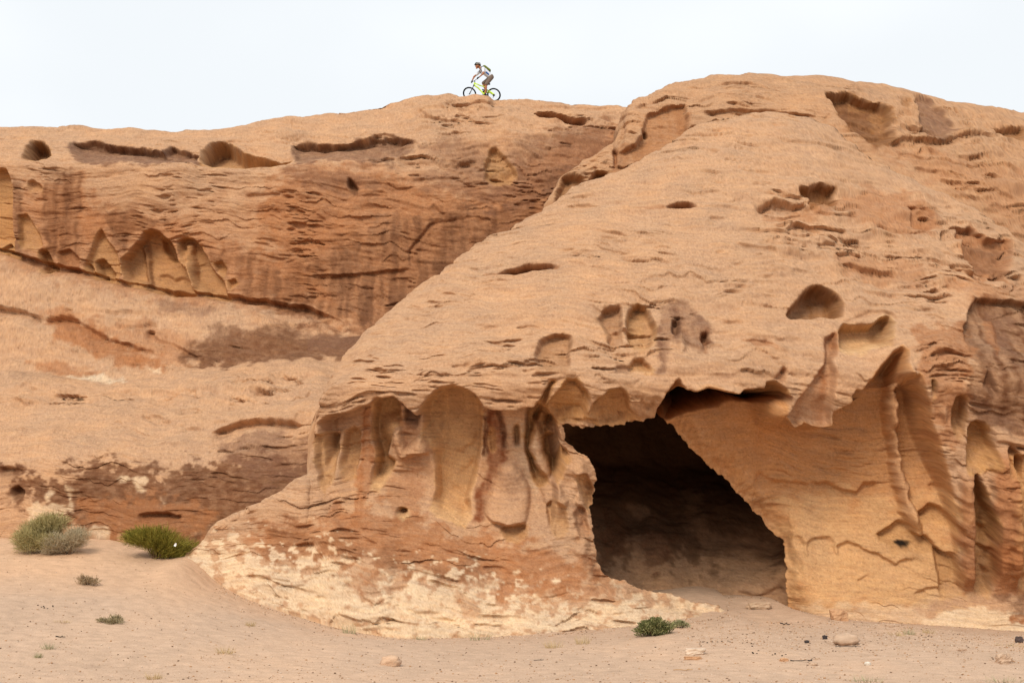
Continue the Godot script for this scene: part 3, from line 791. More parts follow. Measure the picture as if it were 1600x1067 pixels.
func rider() -> void:
	var hub := Vector3(-1.0, 28.11, -74.6)
	var turn := 0.2
	# ---- bicycle: x runs backwards along the bike, z towards its left side; the rear hub is the origin
	var b := thing("mountain_bike", hub, "neon yellow mountain bike with black wheels on the cliff top", "bicycle")
	b.rotation.y = turn; b.scale = Vector3.ONE * 1.1
	var black := flat(Color(0.012, 0.012, 0.013), 0.6); var neon := flat(Color(0.56, 0.84, 0.01), 0.35, 0.5); var steel := flat(Color(0.25, 0.25, 0.26), 0.35); var grey := flat(Color(0.05, 0.05, 0.055), 0.5)
	var fh := Vector3(-1.24, -0.03, 0)
	for hb in [Vector3.ZERO, fh]:
		var w := Node3D.new(); w.name = "wheel"; b.add_child(w, true); w.position = hb
		if hb == fh: w.rotation.y = 0.12
		obj("tyre", torus_mesh(0.325, 0.03), black, w)
		obj("rim", torus_mesh(0.29, 0.013, 40, 6), flat(Color(0.16, 0.05, 0.04), 0.4), w)
		obj("hub", tube_mesh([Vector3(0, 0, -0.06), Vector3(0, 0, 0.06)], 0.025, 0.025), grey, w)
		for k in 16:
			var a := TAU * k / 16
			obj("spoke", tube_mesh([Vector3(0, 0, 0.03 * (1 - 2 * (k % 2))), Vector3(cos(a), sin(a), 0) * 0.285], 0.0016, 0.0016, 4), steel, w)
	var bb := Vector3(-0.50, -0.01, 0); var head := Vector3(-0.985, 0.56, 0); var headb := Vector3(-1.02, 0.44, 0); var seat := Vector3(-0.40, 0.36, 0)
	var st := new_st()
	tube(st, [head + Vector3(0, -0.02, 0), Vector3(-0.72, 0.44, 0), seat], 0.03, 0.024, 8)
	tube(st, [headb, Vector3(-0.80, 0.30, 0), bb], 0.038, 0.034, 8)
	tube(st, [bb, seat + Vector3(0.02, 0.06, 0)], 0.026, 0.024, 8)
	tube(st, [head, headb], 0.034, 0.034, 8)
	for s in [-1, 1]:
		tube(st, [bb + Vector3(0.05, 0.10, 0.04 * s), Vector3(-0.2, 0.11, 0.06 * s), Vector3(0, 0.0, 0.07 * s)], 0.022, 0.015, 8)
		tube(st, [seat + Vector3(-0.02, -0.10, 0.03 * s), Vector3(-0.2, 0.16, 0.06 * s), Vector3(0, 0.01, 0.07 * s)], 0.016, 0.012, 8)
	st.generate_normals()
	obj("frame", st.commit(), neon, b)
	st = new_st()
	for s in [-1, 1]: tube(st, [headb + Vector3(-0.01, -0.02, 0.065 * s), Vector3(-1.13, 0.2, 0.065 * s), fh + Vector3(0, 0, 0.065 * s)], 0.02, 0.024, 8)
	tube(st, [headb + Vector3(-0.01, -0.01, -0.07), headb + Vector3(-0.01, -0.01, 0.07)], 0.028, 0.028, 8)
	st.generate_normals(); obj("fork", st.commit(), grey, b)
	obj("shock", tube_mesh([Vector3(-0.60, 0.24, 0), Vector3(-0.47, 0.20, 0)], 0.03, 0.03), black, b)
	obj("stem", tube_mesh([head, head + Vector3(0.01, 0.06, 0), Vector3(-1.0, 0.66, 0)], 0.022, 0.022), black, b)
	var bar := obj("handlebar", tube_mesh([Vector3(-0.86, 0.69, 0.36), Vector3(-0.96, 0.675, 0.1), Vector3(-1.0, 0.66, 0.0), Vector3(-1.03, 0.675, -0.1), Vector3(-1.09, 0.69, -0.36)], 0.014, 0.014), black, b)
	obj("grip", tube_mesh([Vector3(-0.86, 0.69, 0.37), Vector3(-0.91, 0.685, 0.24)], 0.018, 0.018), grey, bar)
	obj("grip", tube_mesh([Vector3(-1.09, 0.69, -0.37), Vector3(-1.06, 0.685, -0.24)], 0.018, 0.018), grey, bar)
	obj("seat_post", tube_mesh([seat, Vector3(-0.36, 0.50, 0)], 0.016, 0.016), black, b)
	var fl := Flesh.new(Vector3(-0.56, 0.42, -0.14), Vector3(-0.12, 0.62, 0.14), 0.012)
	fl.bone(Vector3(-0.50, 0.53, 0), Vector3(-0.30, 0.53, 0), 0.022, 0.03); fl.bone(Vector3(-0.32, 0.535, 0), Vector3(-0.22, 0.54, 0.0), 0.03, 0.035, 0.03, 1.9)
	obj("saddle", fl.mesh(), black, b)
	obj("chainring", torus_mesh(0.08, 0.008, 24, 6), grey, b).position = bb + Vector3(0, 0, -0.05)
	obj("cassette", torus_mesh(0.045, 0.018, 20, 6), grey, b).position = Vector3(0, 0, -0.045)
	obj("derailleur", tube_mesh([Vector3(0.01, -0.03, -0.07), Vector3(-0.04, -0.13, -0.07)], 0.018, 0.014), black, b)
	obj("crank", tube_mesh([bb + Vector3(0, 0, 0.07), Vector3(-0.52, -0.17, 0.08)], 0.014, 0.012), grey, b)
	obj("crank", tube_mesh([bb + Vector3(0, 0, -0.07), Vector3(-0.48, 0.15, -0.08)], 0.014, 0.012), grey, b)
	obj("pedal", tube_mesh([Vector3(-0.57, -0.175, 0.13), Vector3(-0.47, -0.175, 0.13)], 0.03, 0.03), grey, b)
	obj("pedal", tube_mesh([Vector3(-0.53, 0.15, -0.13), Vector3(-0.43, 0.15, -0.13)], 0.03, 0.03), grey, b)
	# ---- person, standing on the pedals and leaning to the bars
	var r := thing("person", hub, "helmeted rider in white and blue shirt standing on the yellow bike's pedals", "person")
	r.rotation.y = turn; r.scale = Vector3.ONE * 1.1
	var skin := flat(Color(0.36, 0.15, 0.075), 0.6)
	var pel := Vector3(-0.17, 0.90, 0); var chest := Vector3(-0.50, 1.20, 0); var neck := Vector3(-0.68, 1.34, 0); var hd := Vector3(-0.83, 1.45, 0)
	var sl := Vector3(-0.58, 1.27, 0.18); var sr := Vector3(-0.63, 1.29, -0.18); var el := Vector3(-0.60, 0.96, 0.33); var er := Vector3(-0.96, 0.99, -0.34)
	var wl := Vector3(-0.81, 0.76, 0.31); var wr := Vector3(-1.06, 0.77, -0.31)
	var hl := Vector3(-0.15, 0.88, 0.1); var hr := Vector3(-0.17, 0.88, -0.1); var kl := Vector3(-0.43, 0.45, 0.15); var kr := Vector3(-0.52, 0.60, -0.14)
	var al := Vector3(-0.46, -0.04, 0.13); var ar := Vector3(-0.40, 0.25, -0.13)
	fl = Flesh.new(Vector3(-1.3, -0.24, -0.5), Vector3(0.12, 1.75, 0.5), 0.017)
	fl.bone(pel, chest, 0.13, 0.14, 0.05, 1.25); fl.bone(chest, neck, 0.13, 0.07, 0.05, 1.2); fl.bone(neck, hd + Vector3(0.06, -0.05, 0), 0.06, 0.055, 0.03)
	fl.bone(sl, el, 0.058, 0.043); fl.bone(el, wl, 0.043, 0.03); fl.bone(sr, er, 0.058, 0.043); fl.bone(er, wr, 0.043, 0.03); fl.bone(sl, sr, 0.07, 0.07, 0.05)
	fl.bone(hl, kl, 0.095, 0.062); fl.bone(kl, kl.lerp(al, 0.35), 0.058, 0.06); fl.bone(kl.lerp(al, 0.35), al, 0.06, 0.038)
	fl.bone(hr, kr, 0.095, 0.062); fl.bone(kr, kr.lerp(ar, 0.35), 0.058, 0.06); fl.bone(kr.lerp(ar, 0.35), ar, 0.06, 0.038)
	# head with brow, nose, jaw and ears
	fl.bone(hd + Vector3(0.015, 0.03, 0), hd + Vector3(-0.02, 0.02, 0), 0.098, 0.095, 0.03, 0.85); fl.bone(hd + Vector3(-0.03, -0.05, 0), hd + Vector3(-0.055, -0.105, 0), 0.07, 0.05, 0.03, 0.9)
	fl.bone(hd + Vector3(-0.10, 0.0, 0), hd + Vector3(-0.125, -0.03, 0), 0.016, 0.02, 0.015)
	for s in [-1, 1]: fl.bone(hd + Vector3(0.015, -0.01, 0.085 * s), hd + Vector3(0.015, -0.04, 0.085 * s), 0.022, 0.018, 0.01)
	obj("body", fl.mesh(), skin, r)
	# hands with fingers closed round the grips
	for h in [[wl, Vector3(-0.885, 0.69, 0.305), 1.0], [wr, Vector3(-1.075, 0.69, -0.305), -1.0]]:
		var c: Vector3 = h[1]
		var fg := Flesh.new(c - Vector3.ONE * 0.13, c + Vector3.ONE * 0.13, 0.007)
		fg.bone(h[0], c + Vector3(0.01, 0.035, 0), 0.032, 0.032, 0.02); fg.bone(c + Vector3(0, 0.036, -0.03), c + Vector3(0, 0.036, 0.03), 0.024, 0.024, 0.02)
		for q in 4:
			var zz := -0.036 + 0.024 * q; var ln: float = [0.85, 1.0, 0.95, 0.75][q]
			fg.bone(c + Vector3(-0.02, 0.034, zz), c + Vector3(-0.04, 0.008, zz), 0.0105, 0.010, 0.006); fg.bone(c + Vector3(-0.04, 0.008, zz), c + Vector3(-0.028, -0.024 * ln, zz), 0.010, 0.0095, 0.004); fg.bone(c + Vector3(-0.028, -0.024 * ln, zz), c + Vector3(0.006, -0.03 * ln, zz), 0.0095, 0.009, 0.004)
		fg.bone(c + Vector3(0.012, 0.025, -0.045 * h[2]), c + Vector3(0.028, 0.0, -0.055 * h[2]), 0.013, 0.012, 0.008); fg.bone(c + Vector3(0.028, 0.0, -0.055 * h[2]), c + Vector3(0.012, -0.022, -0.05 * h[2]), 0.012, 0.010, 0.004)
		obj("glove", fg.mesh(), black, r)
	fl = Flesh.new(Vector3(-1.0, 0.75, -0.5), Vector3(0.12, 1.5, 0.5), 0.017)
	fl.bone(pel + Vector3(-0.03, 0.05, 0), chest, 0.145, 0.158, 0.05, 1.25); fl.bone(chest, neck + Vector3(0.03, -0.03, 0), 0.15, 0.085, 0.05, 1.2)
	fl.bone(sl, sl.lerp(el, 0.62), 0.078, 0.068); fl.bone(sr, sr.lerp(er, 0.62), 0.078, 0.068); fl.bone(sl, sr, 0.085, 0.085, 0.05)
	var sh := obj("shirt", fl.mesh(), flat(Color(0.66, 0.73, 0.84), 0.8), r)
	fl = Flesh.new(Vector3(-0.75, 0.8, 0.0), Vector3(-0.1, 1.35, 0.4), 0.014)
	fl.bone(Vector3(-0.42, 1.10, 0.14), Vector3(-0.30, 1.0, 0.14), 0.06, 0.055)
	obj("side_panel", fl.mesh(), flat(Color(0.03, 0.12, 0.42), 0.8), sh)
	fl = Flesh.new(Vector3(-0.75, 0.3, -0.4), Vector3(0.12, 1.15, 0.4), 0.017)
	fl.bone(pel + Vector3(0.0, 0.03, 0), pel + Vector3(-0.04, -0.05, 0), 0.15, 0.14, 0.05, 1.2)
	fl.bone(hl, kl + Vector3(0.015, 0.03, 0), 0.125, 0.095); fl.bone(hr, kr + Vector3(0.015, 0.03, 0), 0.125, 0.095)
	obj("shorts", fl.mesh(), flat(Color(0.16, 0.125, 0.105), 0.9), r)
	for a in [al, ar]:
		fl = Flesh.new(a - Vector3(0.24, 0.16, 0.12), a + Vector3(0.14, 0.14, 0.12), 0.013)
		fl.bone(a + Vector3(0.03, -0.045, 0), a + Vector3(-0.14, -0.075, 0), 0.05, 0.038, 0.03); fl.bone(a + Vector3(0, 0.01, 0), a + Vector3(0.0, -0.04, 0), 0.048, 0.05, 0.03)
		obj("shoe", fl.mesh(), black, r)
	fl = Flesh.new(hd - Vector3(0.25, 0.1, 0.2), hd + Vector3(0.22, 0.25, 0.2), 0.012)
	fl.bone(hd + Vector3(0.05, 0.085, 0), hd + Vector3(-0.05, 0.09, 0), 0.105, 0.10, 0.03, 0.95); fl.bone(hd + Vector3(-0.10, 0.075, 0), hd + Vector3(-0.165, 0.05, 0), 0.045, 0.02, 0.03, 2.0); fl.bone(hd + Vector3(0.10, 0.04, 0), hd + Vector3(0.12, 0.02, 0), 0.05, 0.04, 0.03, 1.5)
	var he := obj("helmet", fl.mesh(), flat(Color(0.03, 0.035, 0.03), 0.4), r)
	for s in [-1, 1]: obj("stripe", tube_mesh([hd + Vector3(0.12, 0.09, 0.085 * s), hd + Vector3(0.02, 0.12, 0.098 * s), hd + Vector3(-0.10, 0.09, 0.085 * s)], 0.014, 0.012), flat(Color(0.7, 0.7, 0.72), 0.4), he)
	obj("strap", tube_mesh([hd + Vector3(0.02, 0.04, 0.092), hd + Vector3(0.0, -0.05, 0.085), hd + Vector3(-0.03, -0.12, 0.05)], 0.012, 0.01), black, he)
	fl = Flesh.new(Vector3(-0.75, 1.0, -0.25), Vector3(0.0, 1.65, 0.25), 0.015)
	fl.bone(Vector3(-0.50, 1.41, 0), Vector3(-0.25, 1.25, 0), 0.10, 0.09, 0.03, 1.5)
	var bp := obj("backpack", fl.mesh(), flat(Color(0.13, 0.16, 0.015), 0.8), r)
	fl = Flesh.new(Vector3(-0.8, 0.95, -0.25), Vector3(0.0, 1.65, 0.25), 0.015)
	fl.bone(Vector3(-0.55, 1.365, 0), Vector3(-0.24, 1.17, 0), 0.06, 0.06, 0.02, 2.1)
	obj("back_panel", fl.mesh(), black, bp)
	for s in [-1, 1]: obj("shoulder_strap", tube_mesh([Vector3(-0.55, 1.40, 0.12 * s), Vector3(-0.66, 1.38, 0.15 * s), Vector3(-0.72, 1.24, 0.13 * s), Vector3(-0.60, 1.06, 0.15 * s)], 0.022, 0.016), black, bp)

func dome_guides() -> Array:
	return [
		[-11.58, 2.71, -50, -11.5, 2.67, -49.95, -10.01, 1.85, -49.08, -9.89, 1.78, -49, -7.69, 1.04, -47.74, -7.45, 0.96, -47.6, -6.72, 0.79, -47.31, -6.63, 0.76, -47.27, -6.54, 0.74, -47.24, -6.32, 0.69, -47.15, -5.87, 0.59, -46.96, -5.43, 0.48, -46.78, -4.99, 0.38, -46.6, -4.13, 0.26, -46.3, -3.28, 0.14, -46, -2.87, 0.12, -46, -2.05, 0.08, -46, -1.64, 0.11, -46.04, -0.82, 0.15, -46.12, -0.41, 0.17, -46.16, 0, 0.19, -46.2, 0.83, 0.25, -46.36, 2.08, 0.34, -46.6, 3.34, 0.45, -46.84, 4.2, 0.52, -47, 4.63, 0.54, -47.12, 5.5, 0.58, -47.37, 5.94, 0.59, -47.49, 6.38, 0.61, -47.62, 7.04, 0.64, -47.8, 7.31, 0.67, -48.14, 7.58, 0.7, -48.48, 8.41, 0.79, -49.5, 8.99, 0.83, -50.27, 10.19, 0.94, -51.8, 10.62, 0.81, -51.67, 11.48, 0.56, -51.4, 11.93, 0.54, -51.35, 12.59, 0.49, -51.27, 13.26, 0.45, -51.19, 13.7, 0.42, -51.13, 14.58, 0.37, -51.03, 14.8, 0.36, -51, 15.89, 0.29, -50.87, 17.19, 0.21, -50.71, 18.06, 0.15, -50.6, 18.48, 0.14, -50.52, 19.73, 0.09, -50.28, 20.15, 0.07, -50.2, 20.97, 0.04, -50.04, 22.2, -0, -49.8, 23.41, -0.04, -49.56, 24.22, -0.07, -49.4],
		[-11.62, 2.76, -50.16, -11.54, 2.74, -50.13, -10.18, 2.89, -49.71, -10.06, 2.89, -49.67, -7.93, 3.06, -48.92, -7.69, 3.1, -48.82, -6.96, 3.25, -48.6, -6.88, 3.36, -48.6, -6.79, 3.36, -48.6, -6.56, 3.27, -48.51, -6.09, 3.09, -48.34, -5.64, 2.92, -48.17, -5.18, 2.75, -48, -4.31, 2.63, -47.89, -3.43, 2.5, -47.77, -3, 2.44, -47.71, -2.14, 2.32, -47.6, -1.71, 2.31, -47.62, -0.86, 2.29, -47.67, -0.43, 2.28, -47.69, 0, 2.26, -47.71, 0.86, 2.24, -47.76, 2.15, 2.2, -47.86, 3.45, 2.07, -48.06, 4.32, 1.79, -48.18, 4.76, 1.68, -48.25, 5.63, 1.46, -48.38, 6.07, 1.35, -48.44, 6.51, 1.24, -48.5, 7.17, 1.08, -48.6, 7.43, 1.1, -48.86, 7.69, 1.13, -49.13, 8.49, 1.22, -49.92, 9.03, 1.28, -50.45, 10.15, 1.4, -51.5, 10.61, 1.39, -51.48, 11.52, 1.38, -51.44, 11.97, 1.37, -51.42, 12.66, 1.36, -51.4, 13.34, 1.35, -51.37, 13.79, 1.35, -51.35, 14.7, 1.33, -51.31, 14.93, 1.33, -51.3, 16.03, 1.32, -51.16, 17.35, 1.3, -50.98, 18.22, 1.29, -50.87, 18.65, 1.28, -50.81, 19.95, 1.27, -50.64, 20.38, 1.26, -50.58, 21.23, 1.25, -50.46, 22.51, 1.24, -50.29, 23.77, 1.22, -50.12, 24.61, 1.21, -50],
		[-11.64, 2.8, -50.25, -11.57, 2.8, -50.24, -10.29, 3.83, -50.1, -10.17, 3.88, -50.08, -8.09, 4.92, -49.64, -7.86, 5.07, -49.58, -7.13, 5.53, -49.4, -7.04, 5.58, -49.4, -6.95, 5.57, -49.4, -6.71, 5.53, -49.33, -6.25, 5.44, -49.19, -5.78, 5.35, -49.04, -5.32, 5.25, -48.9, -4.42, 5.16, -48.79, -3.53, 5.15, -48.67, -3.08, 5.15, -48.61, -2.2, 5.14, -48.5, -1.76, 5.14, -48.51, -0.88, 5.14, -48.54, -0.44, 5.14, -48.55, 0, 5.14, -48.56, 0.88, 5.15, -48.58, 2.21, 5.15, -48.71, 3.55, 5.16, -48.94, 4.45, 5.17, -49.09, 4.9, 5.18, -49.17, 5.81, 5.19, -49.32, 6.27, 5.19, -49.39, 6.73, 5.19, -49.47, 7.42, 5.2, -49.58, 7.65, 5.2, -49.62, 7.88, 5.2, -49.66, 8.57, 5.21, -49.77, 9.04, 5.21, -49.85, 9.97, 5.22, -50, 10.42, 5.22, -50, 11.33, 5.22, -50, 11.78, 5.22, -50, 12.46, 5.22, -50, 13.14, 5.22, -50, 13.6, 5.22, -50, 14.5, 5.22, -50, 14.73, 5.22, -50, 15.83, 5.22, -49.89, 17.14, 5.21, -49.76, 18.01, 5.2, -49.67, 18.44, 5.2, -49.62, 19.74, 5.19, -49.49, 20.17, 5.19, -49.44, 21.03, 5.19, -49.36, 22.31, 5.18, -49.22, 23.58, 5.17, -49.09, 24.43, 5.17, -49],
		[-11.64, 2.8, -50.25, -11.57, 2.8, -50.25, -10.29, 3.84, -50.12, -10.17, 3.89, -50.09, -8.1, 4.94, -49.66, -7.87, 5.09, -49.6, -7.13, 5.56, -49.43, -7.11, 6.43, -49.74, -7.03, 7.22, -49.71, -6.78, 7.63, -49.52, -6.28, 7.59, -49.13, -5.79, 7.55, -48.76, -5.31, 7.51, -48.4, -4.41, 7.5, -48.23, -3.51, 7.48, -48.06, -3.07, 7.47, -47.97, -2.18, 7.45, -47.8, -1.75, 7.45, -47.8, -0.87, 7.45, -47.8, -0.44, 7.45, -47.8, 0, 7.45, -47.8, 0.87, 7.45, -47.8, 2.19, 7.46, -47.85, 3.5, 7.47, -47.94, 4.38, 7.47, -48, 4.83, 7.48, -48.03, 5.71, 7.48, -48.09, 6.15, 7.48, -48.12, 6.6, 7.49, -48.15, 7.26, 7.49, -48.19, 7.49, 7.49, -48.21, 7.71, 7.5, -48.22, 8.38, 7.5, -48.27, 8.82, 7.5, -48.3, 9.78, 7.54, -48.66, 10.26, 7.56, -48.84, 11.24, 7.6, -49.2, 11.69, 7.6, -49.21, 12.37, 7.6, -49.23, 13.05, 7.6, -49.25, 13.5, 7.6, -49.27, 14.41, 7.61, -49.29, 14.64, 7.61, -49.3, 15.77, 7.61, -49.33, 17.14, 7.61, -49.37, 18.05, 7.62, -49.4, 18.48, 7.61, -49.35, 19.77, 7.6, -49.19, 20.2, 7.59, -49.13, 21.05, 7.58, -49.03, 22.32, 7.56, -48.87, 23.58, 7.55, -48.71, 24.42, 7.53, -48.6],
		[-11.64, 2.8, -50.27, -11.58, 2.8, -50.27, -10.3, 3.85, -50.18, -10.19, 3.91, -50.16, -8.12, 4.97, -49.77, -7.88, 5.12, -49.72, -7.15, 5.59, -49.55, -7.09, 6.6, -49.6, -7.02, 7.39, -49.6, -6.75, 8.09, -49.2, -6.26, 8.61, -48.8, -5.77, 8.56, -48.4, -5.28, 8.51, -48, -4.38, 8.49, -47.83, -3.49, 8.47, -47.66, -3.05, 8.46, -47.57, -2.17, 8.43, -47.4, -1.74, 8.43, -47.39, -0.87, 8.43, -47.36, -0.43, 8.43, -47.35, 0, 8.43, -47.34, 0.87, 8.42, -47.32, 2.17, 8.43, -47.33, 3.48, 8.43, -47.4, 4.35, 8.44, -47.44, 4.78, 8.44, -47.46, 5.66, 8.45, -47.5, 6.1, 8.45, -47.52, 6.54, 8.45, -47.55, 7.2, 8.46, -47.58, 7.41, 8.46, -47.59, 7.63, 8.46, -47.6, 8.33, 8.49, -47.82, 8.79, 8.51, -47.97, 9.73, 8.54, -48.26, 10.2, 8.56, -48.41, 11.16, 8.6, -48.7, 11.61, 8.6, -48.72, 12.29, 8.6, -48.75, 12.97, 8.61, -48.78, 13.42, 8.61, -48.8, 14.32, 8.62, -48.84, 14.55, 8.62, -48.85, 15.69, 8.62, -48.9, 17.05, 8.63, -48.96, 17.96, 8.64, -49, 18.39, 8.63, -48.95, 19.67, 8.61, -48.79, 20.1, 8.6, -48.73, 20.95, 8.59, -48.63, 22.21, 8.57, -48.47, 23.47, 8.55, -48.31, 24.29, 8.47, -48.2],
		[-11.65, 2.8, -50.28, -11.58, 2.8, -50.28, -10.31, 3.85, -50.21, -10.2, 3.91, -50.19, -8.13, 4.98, -49.84, -7.9, 5.13, -49.79, -7.16, 5.61, -49.63, -7.1, 6.67, -49.68, -7.04, 7.46, -49.72, -6.79, 8.19, -49.48, -6.33, 8.89, -49.28, -5.85, 9.05, -49.06, -5.38, 9.21, -48.84, -4.49, 9.47, -48.86, -3.6, 9.73, -48.89, -3.15, 9.86, -48.9, -2.25, 10.13, -48.92, -1.81, 10.26, -49, -0.91, 10.52, -49.17, -0.45, 10.62, -49.24, 0, 10.72, -49.31, 0.91, 10.92, -49.45, 2.29, 11.25, -49.67, 3.69, 11.49, -49.84, 4.62, 11.65, -49.95, 5.09, 11.75, -50.02, 6.04, 11.97, -50.16, 6.51, 12.09, -50.25, 6.99, 12.21, -50.34, 7.71, 12.29, -50.42, 7.95, 12.32, -50.45, 8.18, 12.34, -50.48, 8.92, 12.39, -50.66, 9.41, 12.42, -50.77, 10.39, 12.44, -50.98, 10.89, 12.44, -51.09, 11.86, 12.34, -51.24, 12.32, 12.2, -51.21, 13.02, 11.99, -51.16, 13.71, 11.82, -51.12, 14.17, 11.7, -51.1, 15.09, 11.53, -51.03, 15.32, 11.49, -51.01, 16.45, 11.28, -50.92, 17.82, 10.97, -50.83, 18.71, 10.7, -50.76, 19.15, 10.58, -50.69, 20.44, 10.2, -50.46, 20.86, 10.08, -50.39, 21.72, 9.81, -50.26, 22.99, 9.42, -50.07, 24.25, 9.03, -49.89, 25.08, 8.73, -49.76],
		[-11.65, 2.8, -50.29, -11.58, 2.8, -50.29, -10.32, 3.86, -50.25, -10.2, 3.92, -50.23, -8.14, 5, -49.91, -7.91, 5.16, -49.86, -7.17, 5.64, -49.7, -7.12, 6.74, -49.81, -7.06, 7.55, -49.91, -6.85, 8.3, -49.93, -6.43, 9.2, -50.05, -5.99, 9.6, -50.12, -5.54, 10, -50.18, -4.66, 10.59, -50.52, -3.75, 11.18, -50.85, -3.3, 11.49, -51.02, -2.38, 12.11, -51.35, -1.91, 12.4, -51.59, -0.97, 12.98, -52.06, -0.48, 13.22, -52.27, 0, 13.45, -52.47, 0.98, 13.92, -52.87, 2.49, 14.67, -53.4, 4.01, 15.2, -53.74, 5.04, 15.56, -53.97, 5.56, 15.81, -54.12, 6.61, 16.31, -54.42, 7.15, 16.59, -54.61, 7.69, 16.87, -54.8, 8.49, 17.05, -54.97, 8.76, 17.1, -55.03, 9.03, 17.16, -55.09, 9.82, 17.23, -55.19, 10.35, 17.27, -55.26, 11.4, 17.22, -55.34, 11.93, 17.2, -55.37, 12.94, 16.89, -55.3, 13.42, 16.57, -55.19, 14.13, 16.09, -55.02, 14.85, 15.69, -54.87, 15.32, 15.43, -54.78, 16.25, 15.03, -54.53, 16.48, 14.93, -54.47, 17.63, 14.43, -54.15, 18.99, 13.73, -53.82, 19.87, 13.13, -53.58, 20.31, 12.86, -53.47, 21.61, 12.08, -53.14, 22.04, 11.82, -53.03, 22.92, 11.27, -52.88, 24.22, 10.46, -52.64, 25.5, 9.66, -52.41, 26.35, 9.11, -52.26],
		[-11.65, 2.8, -50.29, -11.58, 2.8, -50.29, -10.32, 3.87, -50.28, -10.21, 3.93, -50.26, -8.15, 5.02, -49.95, -7.92, 5.18, -49.91, -7.18, 5.66, -49.75, -7.14, 6.79, -49.94, -7.09, 7.61, -50.11, -6.92, 8.4, -50.39, -6.54, 9.46, -50.84, -6.12, 10.04, -51.21, -5.7, 10.63, -51.57, -4.82, 11.47, -52.22, -3.91, 12.33, -52.88, -3.45, 12.78, -53.21, -2.5, 13.69, -53.86, -2.02, 14.12, -54.25, -1.02, 14.98, -55.04, -0.52, 15.33, -55.38, 0, 15.68, -55.72, 1.05, 16.39, -56.4, 2.68, 17.52, -57.25, 4.33, 18.31, -57.77, 5.46, 18.85, -58.12, 6.03, 19.22, -58.35, 7.19, 19.97, -58.81, 7.79, 20.4, -59.11, 8.4, 20.82, -59.41, 9.28, 21.1, -59.67, 9.58, 21.19, -59.75, 9.88, 21.28, -59.84, 10.73, 21.34, -59.87, 11.3, 21.38, -59.89, 12.42, 21.27, -59.83, 12.97, 21.21, -59.79, 14.01, 20.69, -59.49, 14.51, 20.21, -59.29, 15.25, 19.49, -58.99, 15.99, 18.9, -58.74, 16.48, 18.5, -58.57, 17.42, 17.89, -58.14, 17.65, 17.74, -58.03, 18.8, 17, -57.48, 20.16, 15.96, -56.9, 21.02, 15.09, -56.48, 21.47, 14.71, -56.34, 22.8, 13.6, -55.9, 23.24, 13.23, -55.76, 24.14, 12.47, -55.57, 25.48, 11.33, -55.3, 26.79, 10.22, -55.02, 27.65, 9.48, -54.83],
		[-11.65, 2.8, -50.3, -11.58, 2.8, -50.3, -10.33, 3.88, -50.3, -10.21, 3.94, -50.28, -8.15, 5.04, -50, -7.92, 5.2, -49.95, -7.19, 5.68, -49.8, -7.15, 6.81, -50, -7.11, 7.63, -50.2, -6.95, 8.44, -50.6, -6.58, 9.55, -51.2, -6.18, 10.19, -51.7, -5.77, 10.85, -52.2, -4.9, 11.79, -53, -3.98, 12.75, -53.8, -3.52, 13.25, -54.2, -2.56, 14.28, -55, -2.06, 14.75, -55.47, -1.05, 15.73, -56.4, -0.53, 16.12, -56.8, 0, 16.52, -57.2, 1.08, 17.33, -58, 2.77, 18.61, -59, 4.48, 19.5, -59.6, 5.64, 20.1, -60, 6.24, 20.52, -60.27, 7.45, 21.37, -60.8, 8.08, 21.86, -61.15, 8.71, 22.34, -61.5, 9.64, 22.66, -61.8, 9.95, 22.76, -61.9, 10.26, 22.87, -62, 11.14, 22.92, -62, 11.73, 22.96, -62, 12.87, 22.82, -61.87, 13.44, 22.74, -61.8, 14.49, 22.13, -61.4, 15, 21.59, -61.16, 15.74, 20.78, -60.8, 16.49, 20.11, -60.5, 16.99, 19.66, -60.3, 17.94, 18.97, -59.78, 18.18, 18.8, -59.65, 19.33, 17.95, -59, 20.68, 16.79, -58.3, 21.54, 15.81, -57.8, 21.99, 15.4, -57.64, 23.33, 14.17, -57.16, 23.77, 13.76, -57, 24.69, 12.92, -56.8, 26.04, 11.67, -56.5, 27.37, 10.45, -56.2, 28.24, 9.64, -56],
	]

